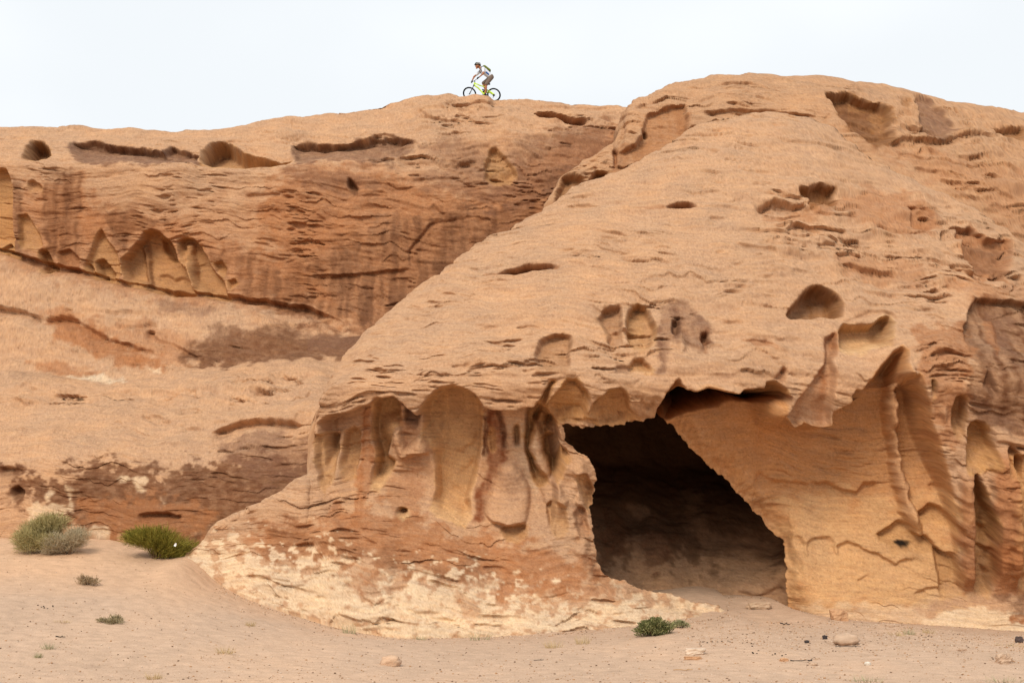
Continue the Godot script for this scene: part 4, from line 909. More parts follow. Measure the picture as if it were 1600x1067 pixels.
func dome_marks(r: Rock) -> void:
	r.ledge([-4.07, 8.87, -2.68, 8.87, -0.85, 8.85, 0.87, 8.89, 4.36, 8.89, 7.21, 8.9, 9.74, 8.92], 0.1, 0.2, 0.15)
	r.stamp([-9.52, 3.37, -8.61, 4.06, -6.61, 3.79, -5.74, 4.5, -4.39, 4.27, -2.17, 3.72, 0, 3.39, 2.16, 2.75, 3.12, 2.22, 2.13, 1.73, 0, 1.59, -1.28, 2.01, -2.34, 2.11, -3.42, 2.22, -4.29, 2.43, -5.18, 2.79, -6.51, 2.71, -8.33, 2.58, -8.97, 2.97], 0, 0.1, 0.1, RUST, 0.75, 0.2, 0.9, 0.3, 0, 0, 1.0)
	r.stamp([-8.7, 3.86, -7.5, 3.84, -5.65, 3.22, -3.44, 2.75, -1.29, 2.53, -1.28, 2.01, -4.29, 2.53, -6.06, 2.79, -8.11, 2.71], 0, 0.1, 0.1, VARN, 0.35, 0.3, 1.0, 0.3, 0, 0, 1.0)
	r.stamp([-11.53, 2.8, -10.57, 3.2, -9.82, 3.02, -8.83, 2.8, -8.33, 2.58, -6.49, 2.64, -5.49, 2.53, -5.13, 2.11, -4.24, 1.7, -3.4, 1.91, -2.55, 2.01, -1.49, 2.11, -0.74, 1.59, 0, 1.39, 1.69, 1.18, 3.4, 1.38, 5.39, 1.36, 7.16, 1.08, 7.53, 0.52, 4.19, 0.26, 1.03, -0.02, -2.05, -0.2, -4.12, -0.01, -6.75, 0.45, -9.1, 1.14, -11.17, 2.43], 0, 0.1, 0.1, SALT, 0.94, 0.1, 2.3, 0.3, 0, 0, 1.8)
	r.stamp([-5.59, 2.43, -4.84, 2.53, -4.26, 2.11, -4.44, 1.49, -5.07, 1.39, -5.44, 1.9], 0, 0.1, 0.1, RUST, 0.55, 0.1, 0.5, 0.2, 0, 0, 1.0)
	r.stamp([0.64, 2.01, 3.45, 2.11, 3.85, 1.58, 2.11, 1.28, 0.85, 1.49], 0, 0.1, 0.1, RUST, 0.45, 0.1, 0.6, 0.2, 0, 0, 1.0)
	r.stamp([-1.79, 1.6, -1.16, 1.39, -1.04, 0.89, -1.56, 0.99], 0, 0.1, 0.1, RUST, 0.5, 0.08, 0.4, 0.2, 0, 0, 1.0)
	r.rib([-4.98, 0.38, -4.75, 1.49, -4.5, 2.43, -4.09, 2.75], 0.9, 0.5, 0.25, OCHRE, 0.0)
	r.stamp([-6.85, 7.4, -6.7, 7.59, -6.37, 7.72, -5.64, 7.74, -5.04, 7.86, -4.74, 8.13, -4.18, 8.18, -3.76, 7.94, -3.33, 7.47, -3.19, 7.72, -2.9, 8.13, -2.48, 8.44, -2.06, 8.59, -1.65, 8.43, -1.24, 8.11, -0.96, 7.76, -0.13, 7.63, 0.57, 7.75, 1.09, 7.69, 1.57, 7.28, 1.76, 6.44, 1.53, 4.27, 1.3, 3.18, -0.86, 3, -3.47, 3.28, -5.72, 4.17, -6.52, 5.51, -6.75, 6.64], 1.19, 0.16, 2.0, TAN, 0.0, 0.1, 0.1, 0.08, 0, 0.4, 1.0)
	r.stamp([-5.55, 7.56, -5.05, 7.54, -5.02, 6.47, -4.82, 6.03, -4.98, 5.49, -5.01, 4.72, -5.23, 3.61, -5.51, 4.05, -5.57, 6.48], 0, 0.1, 0.1, RUST, 0.85, 0.06, 0.2, 0.1, 0.3, 0, 1.0)
	r.stamp([-7.01, 6.78, -6.75, 6.76, -6.56, 5.18, -5.68, 3.61, -6.63, 4.28], 0, 0.1, 0.1, PURP, 0.4, 0.1, 0.3, 0.1, 0.5, 0, 1.0)
	r.stamp([-6.98, 6.98, -6.31, 6.94, -6.21, 6.09, -6.2, 5.44, -6.51, 4.8, -6.74, 5.09, -6.9, 6.24], 0.49, 0.1, 0.5, OCHRE, 0.6, 0.06, 0.15, 0.06, 0, 0.75, 1.0)
	r.stamp([-6.14, 6.92, -5.73, 7.1, -5.57, 6.76, -5.57, 5.36, -5.87, 5.3, -6.06, 5.51, -6.14, 6.22], 0.49, 0.1, 0.4, OCHRE, 0.6, 0.06, 0.15, 0.06, 0, 0.75, 1.0)
	r.stamp([-5, 7.5, -4.9, 7.84, -4.61, 8.02, -4.32, 7.97, -4.04, 7.74, -3.95, 7.4, -3.98, 6.99, -4.21, 6.93, -4.28, 6.59, -4.4, 6.05, -4.13, 5.83, -4.29, 5.35, -4.64, 4.85, -4.93, 4.94, -5.03, 5.42, -4.85, 5.97, -4.93, 6.4, -5.06, 6.88], 0.98, 0.14, 0.7, OCHL, 0.9, 0.06, 0.15, 0.06, 0, 0.75, 1.0)
	r.stamp([-3.84, 7.73, -3.48, 7.66, -3.27, 7.32, -3.43, 6.85, -3.78, 6.93, -3.87, 7.33], 0.42, 0.1, 0.5, PURP, 0.75, 0.05, 0.15, 0.06, 0, 0.75, 1.0)
	r.stamp([-3.96, 7.31, -3.41, 6.88, -3.09, 5.58, -3.28, 4.05, -4.14, 3.61, -4.42, 4.93, -4.09, 5.81], 0, 0.1, 0.1, RUST, 0.5, 0.15, 0.4, 0.15, 0.4, 0, 1.0)
	r.stamp([-4.3, 6.81, -3.99, 6.93, -3.88, 6.52, -3.79, 6.24, -3.21, 6.72, -2.99, 6.29, -2.99, 5.99, -3.51, 6.04, -3.93, 5.87, -4.13, 6.05], -0.6, 0.4, 0.08, TAN, 0.6, 0.06, 0.15, 0.06, 0, 0.75, 1.0)
	r.stamp([-3.24, 7.19, -3.19, 7.65, -2.83, 8.12, -2.48, 8.37, -2.13, 8.48, -1.72, 8.37, -1.3, 8.02, -1.02, 7.63, -0.96, 7.03, -1.03, 6.22, -1.19, 5.4, -1.45, 4.7, -1.37, 4.07, -1.59, 3.74, -2.07, 3.93, -2.64, 4, -2.89, 4.35, -2.73, 4.99, -2.8, 5.62, -2.97, 6.23, -3.21, 6.64], 0.91, 0.16, 0.8, OCHL, 0.92, 0.06, 0.15, 0.06, 0, 0.75, 1.0)
	r.stamp([-3.18, 7.3, -2.83, 7.96, -2.13, 8.41, -1.3, 7.94, -1, 7.17, -1.05, 6.44, -1.42, 6.64, -2.19, 7.07, -2.85, 6.65], 0, 0.1, 0.1, PURP, 0.3, 0.15, 0.3, 0.1, 0.9, 0, 1.0)
	r.ledge([-2.97, 6.38, -2.59, 6.5, -2.4, 7.03], 0.12, 0.35, 0.25)
	r.ledge([-1.95, 6.15, -1.78, 6.05, -1.67, 6.22, -1.36, 6.29, -1.16, 6.71], 0.12, 0.35, 0.25)
	r.ledge([-1.85, 5.53, -1.61, 5.58, -1.32, 5.79], 0.12, 0.3, 0.25)
	r.ledge([-2.09, 5.14, -1.71, 4.88, -1.43, 4.7], 0.1, 0.3, 0.25)
	r.stamp([-0.91, 7.63, -0.26, 7.63, -0.15, 5.88, -0.33, 5.62, -0.62, 5.19, -0.96, 4, -1.31, 4, -1.25, 4.99, -0.9, 5.34, -0.97, 6.03], 0, 0.1, 0.1, DRED, 0.85, 0.06, 0.2, 0.08, 0.4, 0, 1.0)
	r.crack([-0.94, 7.59, -0.9, 6.64, -0.95, 5.84], 0.16, 0.5)
	r.crack([-0.54, 7.69, -0.31, 6.86, -0.22, 6.12], 0.1, 0.25)
	r.stamp([-0.79, 7.03, -0.61, 6.84, -0.55, 6.16, -0.68, 5.96, -0.83, 6.29], 0.35, 0.06, 0.2, OCHRE, 0.6, 0.06, 0.15, 0.06, 0, 0.75, 1.0)
	r.stamp([0.04, 6.9, 0.22, 7, 0.29, 6.56, 0.26, 6.22, 0.09, 6.22], 0.49, 0.06, 0.2, OCHRE, 0.6, 0.06, 0.15, 0.06, 0, 0.75, 1.0)
	r.stamp([-0.22, 7.28, 0.66, 7.28, 1.1, 5.15, 0.88, 4.27, 0.57, 5.14, 0, 6.01], 0, 0.1, 0.1, SALT, 0.3, 0.1, 0.4, 0.1, 0.5, 0, 1.0)
	r.stamp([-0.97, 4.64, -0.68, 5.05, -0.42, 5.64, 0.02, 5.71, 0.35, 5.47, 0.57, 5.06, 0.64, 4.51, 0.5, 3.94, -0.13, 3.8, -0.68, 3.94, -0.94, 4.22], -0.6, 0.5, 0.12, TAN, 0.6, 0.06, 0.15, 0.06, 0, 0.75, 1.0)
	r.stamp([-0.37, 5.36, 0, 5.47, 0.26, 5.14, 0.18, 4.7, -0.22, 4.59], 0.0, 0.1, 0.1, PURP, 0.35, 0.1, 0.3, 0.06, 0, 0.75, 1.0)
	r.stamp([-0.48, 3.74, 0.5, 3.87, 0.5, 3.52, 0.22, 3.28, -0.2, 3.31], 0.42, 0.08, 0.25, OCHRE, 0.6, 0.06, 0.15, 0.06, 0, 0.75, 1.0)
	r.stamp([-4.08, 4.29, -3.91, 4.4, -3.66, 4.36, -3.61, 4.16, -3.78, 4, -4.03, 4.11], 0.84, 0.1, 0.25, OCHL, 0.9, 0.06, 0.15, 0.06, 0, 0.75, 1.0)
	r.stamp([0.46, 7.36, 0.91, 7.96, 1.39, 8.71, 1.5, 8.65, 1.32, 8.02, 1.05, 7.3, 0.7, 6.5, 0.64, 6.16, 0.93, 5.62, 1.28, 5.34, 1.41, 5.06, 0.99, 4.93, 0.7, 5.34, 0.44, 6.37], 0.7, 0.1, 0.3, OCHRE, 0.85, 0.06, 0.15, 0.06, 0, 0.75, 1.0)
	r.stamp([0.63, 7.17, 1.39, 8.02, 1.89, 8.78, 2.24, 8.71, 2.65, 8.23, 2.72, 7.9, 2.51, 7.37, 1.68, 7.3, 1.34, 6.71, 1.91, 6.5, 2.05, 6.17, 1.63, 5.13, 1.34, 5.47, 1.14, 5.88, 1.05, 6.44], 0.77, 0.12, 0.35, OCHRE, 0.85, 0.06, 0.15, 0.06, 0, 0.75, 1.0)
	r.rib([1.26, 7.69, 1.01, 7.07, 0.83, 6.44, 1.1, 5.58, 1.5, 4.71, 1.57, 3.61], 0.3, 0.35, 0.4, OCHRE, 0.0)
	r.stamp([2.58, 7.49, 2.76, 7.88, 3.26, 8.35, 3.74, 8.41, 3.97, 8.16, 4.1, 7.75, 4.46, 7.51, 3.9, 7.21, 3.13, 7.16], 0.84, 0.12, 0.5, OCHRE, 0.7, 0.06, 0.15, 0.06, 0, 0.75, 1.0)
	r.crack([4.15, 8.09, 4.44, 8.08, 4.46, 7.91, 4.69, 7.79, 4.84, 7.92, 4.87, 8.08, 5.14, 8.04], 0.06, 0.15)
	r.crack([4.15, 8.55, 4.44, 8.71], 0.06, 0.15)
	r.crack([2.28, 8.4, 2.72, 7.7], 0.06, 0.15)
	r.crack([2.83, 7.7, 3.04, 8.01], 0.06, 0.15)
	r.stamp([2.21, 5.59, 2.61, 5.7, 2.88, 5.16, 2.77, 4.27, 2.53, 4.49, 2.32, 4.93], 0.49, 0.1, 0.3, OCHRE, 0.5, 0.06, 0.15, 0.06, 0, 0.75, 1.0)
	r.stamp([2.11, 4.27, 2.31, 4.6, 2.6, 4.49, 2.67, 3.61, 2.29, 3.39], 0.42, 0.1, 0.3, RUST, 0.4, 0.06, 0.15, 0.06, 0, 0.75, 1.0)
	r.rib([2.31, 6.34, 2.69, 5.7, 2.76, 4.72, 2.66, 3.4, 2.91, 2.32], 0.5, 0.6, 0.35, OCHRE, 0.0)
	r.stamp([1.21, 4.49, 1.54, 4.71, 1.87, 4.49, 1.96, 3.61, 1.52, 3.39, 1.26, 3.72], 0.42, 0.1, 0.4, OCHRE, 0.5, 0.06, 0.15, 0.06, 0, 0.75, 1.0)
	r.stamp([0.43, 8.53, 1.52, 8.53, 1.76, 6.44, 1.54, 4.71, 1.1, 6.01, 0.66, 7.28], 0, 0.1, 0.1, PURP, 0.25, 0.1, 0.3, 0.1, 0.6, 0, 1.0)
	r.stamp([5.04, 7.47, 5.1, 7.83, 5.26, 8.29, 5.62, 8.74, 5.84, 8.56, 6.03, 8.38, 6.67, 8.56, 7.63, 8.37, 8.6, 8.45, 9.12, 8.69, 9.55, 8.46, 9.63, 8.03, 9.47, 7.61, 9.66, 7.44, 9.94, 7.2, 10.26, 7.38, 10.76, 7.25, 11.26, 7.31, 11.27, 7.74, 11.86, 8.02, 12.17, 8.38, 12.83, 9.18, 13.49, 9.93, 13.94, 10.19, 14.11, 10, 14.01, 9.19, 14.21, 9.05, 14.39, 9.12, 14.55, 8.5, 14.77, 7.86, 15.02, 6.99, 15.33, 6.1, 15.64, 5, 15.87, 3.66, 16.03, 2.08, 14.2, 0.95, 11.49, 0.77, 8.95, 0.77, 7.09, 2.97, 5.35, 4.96, 4.19, 6.67], 2.3, 0.35, 4.5, WALL, 0.9, 0.05, 0.1, 0.05, 0, 0.8, 1.0)
	r.stamp([10.01, 4.33, 11.81, 4.56, 13.65, 4.33, 15.83, 4.77, 16.14, 1.41, 14.62, 0.73, 10.39, 0.71, 9.97, 2.08], 0, 0.1, 0.1, OCHL, 0.7, 0.5, 1.2, 0.4, 0, 0, 1.0)
	r.stamp([5.02, 7.71, 5.26, 8.16, 5.55, 8.58, 5.71, 8.78, 5.88, 8.47, 6.1, 8.13, 6.96, 8.07, 7.63, 8.28, 8.6, 8.47, 9.18, 8.28, 9.68, 8.21, 9.6, 7.89, 8.76, 7.75, 7.69, 7.59, 6.37, 7.39, 5.49, 7.18, 4.96, 7.34], 5.0, 0.2, 0.3, RUST, 0.4, 0.06, 0.15, 0.06, 0, 0.75, 1.0)
	r.stamp([8.79, 8.68, 9.17, 8.74, 9.58, 8.47, 9.52, 8.01, 9.16, 7.93, 8.79, 7.98], 0.84, 0.15, 0.3, OCHRE, 0.6, 0.06, 0.15, 0.06, 0, 0.75, 1.0)
	r.stamp([6.19, 8.47, 6.76, 8.61, 7.63, 8.44, 8.09, 8.32, 7.42, 8.05, 6.54, 8.01, 6.1, 8.17], -0.7, 0.2, 0.2, TAN, 0.3, 0.06, 0.15, 0.06, 0, 0.75, 1.0)
	r.rib([14.03, 9.68, 13.87, 8.72, 13.82, 8.28, 13.82, 7.64, 13.96, 6.77, 14.14, 5.66, 14.3, 4.55, 14.53, 3.78, 14.92, 3.33], 0.2, 0.22, 0.75, TAN, 0.5)
	r.rib([13.87, 7.86, 13.87, 7.53, 13.98, 6.99], 0.28, 0.25, 0.4, OCHRE, 0.0)
	r.stamp([14.35, 4.07, 14.59, 4.2, 14.87, 3.71, 14.83, 3.31, 14.53, 3.39], -0.35, 0.3, 0.1, OCHRE, 0.2, 0.06, 0.15, 0.06, 0, 0.75, 1.0)
	r.ledge([10.96, 5.02, 11.64, 4.96, 12.22, 4.71, 12.77, 4.65, 13.05, 4.98, 13.57, 5.06], 0.3, 0.8, 0.25)
	r.ledge([9.02, 5.39, 9.99, 5, 11.12, 4.96], 0.2, 0.7, 0.25)
	r.ledge([10.18, 3.06, 10.55, 3.15, 10.79, 2.99, 11.22, 3.08, 11.64, 3.1, 11.86, 2.83, 12.25, 2.97, 12.75, 2.79, 13.29, 2.65, 13.92, 2.33, 14.31, 2.56, 14.86, 2.65], 0.22, 0.6, 0.25)
	r.rib([10.79, 3.03, 10.81, 2.54], 0.1, 0.04, 0.15, OCHRE, 0.0)
	r.rib([11.86, 2.94, 11.9, 2.54], 0.12, 0.04, 0.18, OCHRE, 0.0)
	r.stamp([13.3, 3.19, 13.62, 3.42, 14.14, 3.75, 14.49, 3.64, 14.55, 3.42, 14.98, 3.26, 15.37, 2.88, 14.71, 2.79, 13.91, 2.72, 13.44, 2.94], 0.42, 0.08, 0.3, OCHRE, 0.6, 0.06, 0.15, 0.06, 0, 0.75, 1.0)
	r.stamp([13.96, 2.99, 14.08, 3.08, 14.3, 3.03, 14.51, 3.01, 14.39, 2.92, 14.12, 2.88], 0, 0.1, 0.1, SOOT, 0.95, 0.03, 0.12, 0.08, 0, 0, 1.0)
	r.crack([14.9, 3.35, 15.16, 3.03, 15.46, 2.76, 15.99, 2.79], 0.1, 0.25)
	r.stamp([14.76, 4.04, 15.11, 4.38, 15.48, 4.26, 15.95, 3.95, 16.07, 3.48, 15.58, 3.64, 15.22, 3.73, 14.77, 3.64], 0.49, 0.1, 0.3, OCHRE, 0.6, 0.06, 0.15, 0.06, 0, 0.75, 1.0)
	r.ledge([15.14, 5, 15.49, 5.08, 15.83, 4.88], 0.2, 0.4, 0.25)
	r.ledge([12.46, 1.81, 12.95, 2.01], 0.2, 0.25, 0.25)
	r.ledge([14.41, 1.4, 14.89, 1.63, 15.71, 1.68], 0.22, 0.25, 0.25)
	r.ledge([11.75, 1.88, 12.44, 1.97], 0.1, 0.2, 0.25)
	r.rib([15.98, 6.1, 16.06, 4.55, 16.16, 3.79, 16.31, 2.94, 16.37, 2.24, 16.4, 1.52], 0.26, 0.42, 0.6, RUST, 0.7)
	r.rib([17.25, 6.77, 17.37, 5.38, 17.45, 4.25, 17.55, 3.1, 17.69, 1.41], 0.42, 0.66, 0.6, RUST, 0.8)
	r.rib([17.99, 6.54, 18.06, 4.54, 18.35, 1.41], 0.45, 0.62, 0.5, OCHRE, 0.4)
	r.stamp([16.27, 5.61, 16.47, 5.7, 16.81, 4.88, 17.17, 3.99, 17.36, 2.09, 17.08, 1.3, 16.56, 1.36, 16.38, 3.21], 0.84, 0.12, 0.5, OCHRE, 0.6, 0.06, 0.15, 0.06, 0, 0.75, 1.0)
	r.stamp([17.66, 6.1, 17.98, 6.36, 18.89, 6.36, 19.08, 1.41, 18, 1.41], 0.84, 0.12, 0.5, OCHRE, 0.6, 0.06, 0.15, 0.06, 0, 0.75, 1.0)
	r.stamp([15.15, 2.99, 16.01, 2.72, 16.16, 1.41, 15.37, 1.29], 0.49, 0.12, 0.4, OCHRE, 0.5, 0.06, 0.15, 0.06, 0, 0.75, 1.0)
	r.stamp([16.18, 4.86, 16.43, 5.52, 16.63, 5.32, 16.87, 4.7, 17.15, 4.03, 17.11, 3.34, 16.85, 2.94, 16.55, 3.26, 16.32, 4.04], 0.49, 0.1, 0.5, OCHRE, 0.6, 0.06, 0.15, 0.06, 0, 0.75, 1.0)
	r.crack([16.64, 3.03, 16.94, 2.85, 17.25, 2.99], 0.08, 0.2)
	r.stamp([16.11, 2.54, 16.45, 2.76, 16.7, 1.63, 16.14, 1.41], 0, 0.1, 0.1, RUST, 0.6, 0.08, 0.2, 0.1, 0, 0, 1.0)
	r.stamp([17.13, 3.43, 17.88, 3.43, 18.22, 1.41, 17.24, 1.52], 0, 0.1, 0.1, RUST, 0.8, 0.08, 0.2, 0.1, 0, 0, 1.0)
	r.stamp([10.09, 2.54, 16, 2.54, 19.08, 2.09, 18.88, -0.13, 10.14, 0.03], 0, 0.1, 0.1, TAN, 0.0, 0.1, 0.1, 0.1, 0, 0.8, 1.0)
	r.stamp([14.6, 0.62, 15.8, 0.89, 16.94, 0.89, 17.68, 0.88, 18.13, 0.68, 20.25, 0.65, 20.11, -0.33, 16.81, -0.25, 15.21, -0.04], 0, 0.1, 0.1, SALT, 1.0, 0.08, 0.3, 0.2, 0, 0, 1.0)
	r.stamp([17.7, 0.7, 18.12, 0.63, 18.18, 0.35, 17.7, 0.44], 0, 0.1, 0.1, RUST, 0.9, 0.04, 0.3, 0.1, 0, 0, 1.0)
	r.stamp([17.35, 1.41, 18.65, 1.41, 18.98, 0.64, 17.71, 0.74], 0, 0.1, 0.1, VARN, 0.6, 0.1, 0.4, 0.2, 0, 0, 1.0)
	r.stamp([10.39, 1.05, 12.64, 1.06, 14.88, 0.95, 14.78, 0.18, 11.47, 0.32, 10.39, 0.6], 0, 0.1, 0.1, SALT, 0.45, 0.15, 0.4, 0.2, 0, 0, 1.0)
	r.stamp([17.1, 12.08, 17.7, 12.42, 18.63, 12.41, 19.99, 12.41, 18.9, 7.16, 17.37, 7.17, 16.82, 7.28, 16.37, 7.61, 15.84, 8.38, 15.97, 8.83, 16.25, 9.8, 16.49, 10.97], 0, 0.1, 0.1, VARN, 0.85, 0.08, 0.5, 0.15, 0.4, 0, 1.0)
	r.stamp([17.92, 11.98, 18.83, 11.72, 17.98, 9.73, 17.29, 9.73, 17.52, 10.82], 0, 0.1, 0.1, PURP, 0.5, 0.1, 0.4, 0.15, 0.3, 0, 1.0)
	r.stamp([17.09, 12, 17.69, 12.37, 18.56, 12.32, 20.58, 12.41, 19.13, 9.73, 17.29, 9.73, 16.25, 9.8, 16.54, 10.97], 0.56, 0.1, 1.2, VARN, 0.0, 0.1, 0.1, 0.1, 0, 0, 1.0)
	r.stamp([17.59, 11.39, 17.98, 11.51, 17.84, 10.82, 17.29, 9.73, 17.24, 10.12], -0.2, 0.3, 0.2, RUST, 0.5, 0.06, 0.15, 0.06, 0, 0.75, 1.0)
	r.stamp([15, 11.07, 16.78, 11.09, 16.01, 8.74, 15.89, 7.86, 15.58, 6.55, 15, 6.99, 14.55, 8.73, 14.32, 9.43, 14.34, 10.07], 0, 0.1, 0.1, RUST, 0.65, 0.15, 0.5, 0.2, 0, 0, 1.0)
	r.stamp([15.68, 8.51, 17.1, 7.87, 18.04, 7.33, 18.03, 6.54, 16.69, 7.21, 15.76, 7.65], 0, 0.1, 0.1, PURP, 0.4, 0.1, 0.4, 0.15, 0, 0, 1.0)
	r.stamp([15.45, 8.05, 15.56, 8.33, 15.79, 8.38, 15.99, 8.16, 16.06, 7.76, 16.01, 7.12, 15.9, 6.84, 15.67, 6.95, 15.51, 7.21], 0.7, 0.1, 0.4, OCHRE, 0.5, 0.06, 0.15, 0.06, 0, 0.75, 1.0)
	r.stamp([16.06, 7.06, 16.21, 7.44, 16.37, 7.54, 16.66, 7.44, 16.93, 7.12, 17.05, 6.46, 17.16, 5.88, 16.47, 5.55, 16.09, 5.66, 16.02, 6.44], 0.84, 0.12, 0.7, OCHRE, 0.85, 0.06, 0.15, 0.06, 0, 0.75, 1.0)
	r.stamp([16.94, 7.21, 17.48, 7.17, 17.66, 6.99, 18.25, 6.77, 18.24, 6.43, 17.7, 6.66, 17.47, 6.77, 17.05, 6.77], -0.25, 0.1, 0.06, TAN, 0.7, 0.06, 0.15, 0.06, 0, 0.75, 1.0)
	r.stamp([17.38, 6.46, 17.59, 6.68, 17.92, 6.45, 18.06, 6.09, 18.04, 5.2, 17.4, 5.54], 0.63, 0.1, 0.5, OCHRE, 0.4, 0.06, 0.15, 0.06, 0, 0.75, 1.0)
	r.stamp([16.46, 8.65, 16.82, 9.35, 16.96, 8.72, 17.09, 8.38, 17.01, 8.23, 16.73, 8.38], 0.35, 0.1, 0.2, PURP, 0.3, 0.06, 0.15, 0.06, 0, 0.75, 1.0)
	r.stamp([14.73, 8.98, 14.86, 8.82, 14.89, 8.26, 14.79, 8.16, 14.7, 8.48], 0.49, 0.05, 0.15, OCHRE, 0.6, 0.06, 0.15, 0.06, 0, 0.75, 1.0)
	r.stamp([15.05, 7.86, 15.21, 8.03, 15.35, 7.65, 15.23, 7.39], -0.2, 0.1, 0.1, TAN, 0.3, 0.06, 0.15, 0.06, 0, 0.75, 1.0)
	r.stamp([9.95, 11.5, 10.25, 11.9, 10.76, 12.51, 11.1, 12.79, 11.62, 12.84, 12.05, 12.6, 12.28, 12.23, 12.28, 11.77, 12.17, 11.49, 11.23, 11.41, 10.13, 11.34], 1.4, 0.25, 0.1, BRN, 0.8, 0.05, 0.12, 0.1, 0.5, 0.3, 1.0)
	r.stamp([11.77, 10.8, 12.05, 11.08, 12.7, 11.12, 13.19, 11.16, 13.55, 11.52, 13.97, 11.55, 14.06, 11.22, 13.76, 10.55, 13.52, 10.14, 13.04, 10.07, 12.39, 9.85, 11.73, 9.92, 11.6, 10.03], 1.12, 0.12, 0.5, OCHL, 0.9, 0.06, 0.15, 0.06, 0, 0.75, 1.0)
	r.stamp([13.24, 11.14, 14.05, 11.33, 13.67, 10.21, 13.11, 10.07], 0, 0.1, 0.1, BRN, 0.5, 0.06, 0.1, 0.06, 0.7, 0, 1.0)
	r.ledge([11.98, 11.15, 12.83, 11.64, 13.42, 11.77, 13.98, 11.67, 14.28, 11.32], 0.2, 0.25, 0.25)
	r.stamp([11.16, 10.5, 11.72, 10.8, 11.6, 10.03, 11.38, 9.64, 11.43, 9.26, 11.25, 7.74, 11.25, 7.25, 10.74, 7.16, 10.21, 7.27, 9.92, 7.11, 9.42, 7.45, 10.01, 8.26, 10.52, 8.8, 11.05, 9.57], 0.49, 0.15, 0.2, RUST, 0.7, 0.06, 0.1, 0.06, 0.7, 0.75, 1.0)
	r.stamp([11.86, 8.18, 12.1, 8.54, 12.37, 8.43, 12.23, 8.08, 12.14, 7.93], 0.56, 0.08, 0.15, OCHRE, 0.6, 0.06, 0.15, 0.06, 0, 0.75, 1.0)
	r.ledge([13.99, 11.17, 14.83, 10.78, 15.22, 10.62], 0.15, 0.3, 0.25)
	r.ledge([14.22, 9.95, 16.27, 9.84], 0.12, 0.2, 0.25)
	r.stamp([-1.5, 13.53, -0.61, 13.53, 0.07, 13.76, 0.64, 13.87, 1.32, 13.75, 1.98, 13.63, 1.64, 13.52, 0.75, 13.48, 0.07, 13.36, -0.95, 13.43], 0.98, 0.08, 0.25, RUST, 0.5, 0.06, 0.15, 0.06, 0, 0.75, 1.0)
	r.ledge([-0.12, 12.33, 0.87, 12.22], 0.15, 0.15, 0.25)
	r.ledge([11.83, 17.4, 12.63, 17.39, 13.45, 17.56], 0.25, 0.2, 0.25)
	r.ledge([11.9, 17.05, 13.26, 17.12], 0.2, 0.2, 0.25)
	r.stamp([11.86, 17.91, 12.22, 17.85, 12.73, 18.06, 13.17, 17.94, 13.59, 17.97, 13.4, 17.59, 13.47, 17.29, 13.03, 16.84, 12.01, 16.7, 12.08, 17.19, 11.9, 17.3], 0.84, 0.1, 0.12, BRN, 0.85, 0.06, 0.15, 0.15, 0, 0.1, 1.0)
	r.ledge([9.77, 16.72, 10.54, 16.97, 11.82, 16.83, 12.03, 16.57], 0.6, 0.4, 0.25)
	r.ledge([9.88, 16.4, 10.91, 16.33, 11.82, 16.49], 0.35, 0.3, 0.25)
	r.ledge([10.66, 15.51, 11.4, 15.87, 12.71, 15.64, 13.36, 15.59], 0.55, 0.5, 0.25)
	r.ledge([11.84, 14.84, 12.72, 14.86], 0.4, 0.35, 0.25)
	r.ledge([12.39, 14.27, 13.14, 14.42, 13.62, 14.21], 0.5, 0.45, 0.25)
	r.ledge([12.56, 13.93, 13.41, 13.66, 14.42, 13.55], 0.35, 0.5, 0.25)
	r.ledge([17, 13.98, 17.8, 13.6, 20.36, 13.64], 0.45, 0.5, 0.25)
	r.ledge([11.64, 20.65, 12.81, 20.67, 13.93, 20.52, 14.75, 20.53], 0.3, 0.3, 0.25)
	r.ledge([15.09, 20.99, 15.79, 20.75], 0.2, 0.2, 0.25)
	r.ledge([11.68, 18.54, 12.87, 18.83], 0.2, 0.2, 0.25)
	r.ledge([8.52, 14.69, 9.53, 14.49, 10.18, 14.32], 0.3, 0.3, 0.25)
	r.ledge([9.78, 13.87, 10.36, 13.87], 0.25, 0.25, 0.25)
	r.ledge([6.63, 13.07, 7.81, 13.1, 8.53, 13.07], 0.12, 0.2, 0.25)
	r.ledge([10.58, 13.47, 11.21, 13.49], 0.2, 0.2, 0.25)
	r.ledge([12.78, 16.37, 13.89, 16.39], 0.3, 0.25, 0.25)
	r.ledge([14.61, 15.96, 15.88, 15.64, 17.05, 15.81], 0.3, 0.4, 0.25)
	r.ledge([3.81, 17.17, 5.21, 17.16], 0.15, 0.2, 0.25)
	r.ledge([7.79, 16.07, 8.43, 16.02], 0.3, 0.3, 0.25)
	r.ledge([2.25, 14.94, 2.75, 15.1], 0.15, 0.2, 0.25)
	r.ledge([4.73, 12.81, 5.63, 12.62], 0.12, 0.2, 0.25)
	r.ledge([6.64, 11.35, 8.42, 11.12], 0.15, 0.25, 0.25)
	r.ledge([7.17, 10.5, 9.74, 10.48], 0.12, 0.2, 0.25)
	r.ledge([8.23, 10, 9.88, 9.96], 0.12, 0.2, 0.25)
	r.ledge([-3.63, 10.15, -2.25, 10.33, -0.9, 10.18], 0.08, 0.2, 0.25)
	r.ledge([-5.46, 9.73, -4.06, 9.77], 0.08, 0.2, 0.25)
	r.ledge([-2.29, 10.89, -1.61, 11.3, -0.69, 11.43], 0.1, 0.25, 0.25)
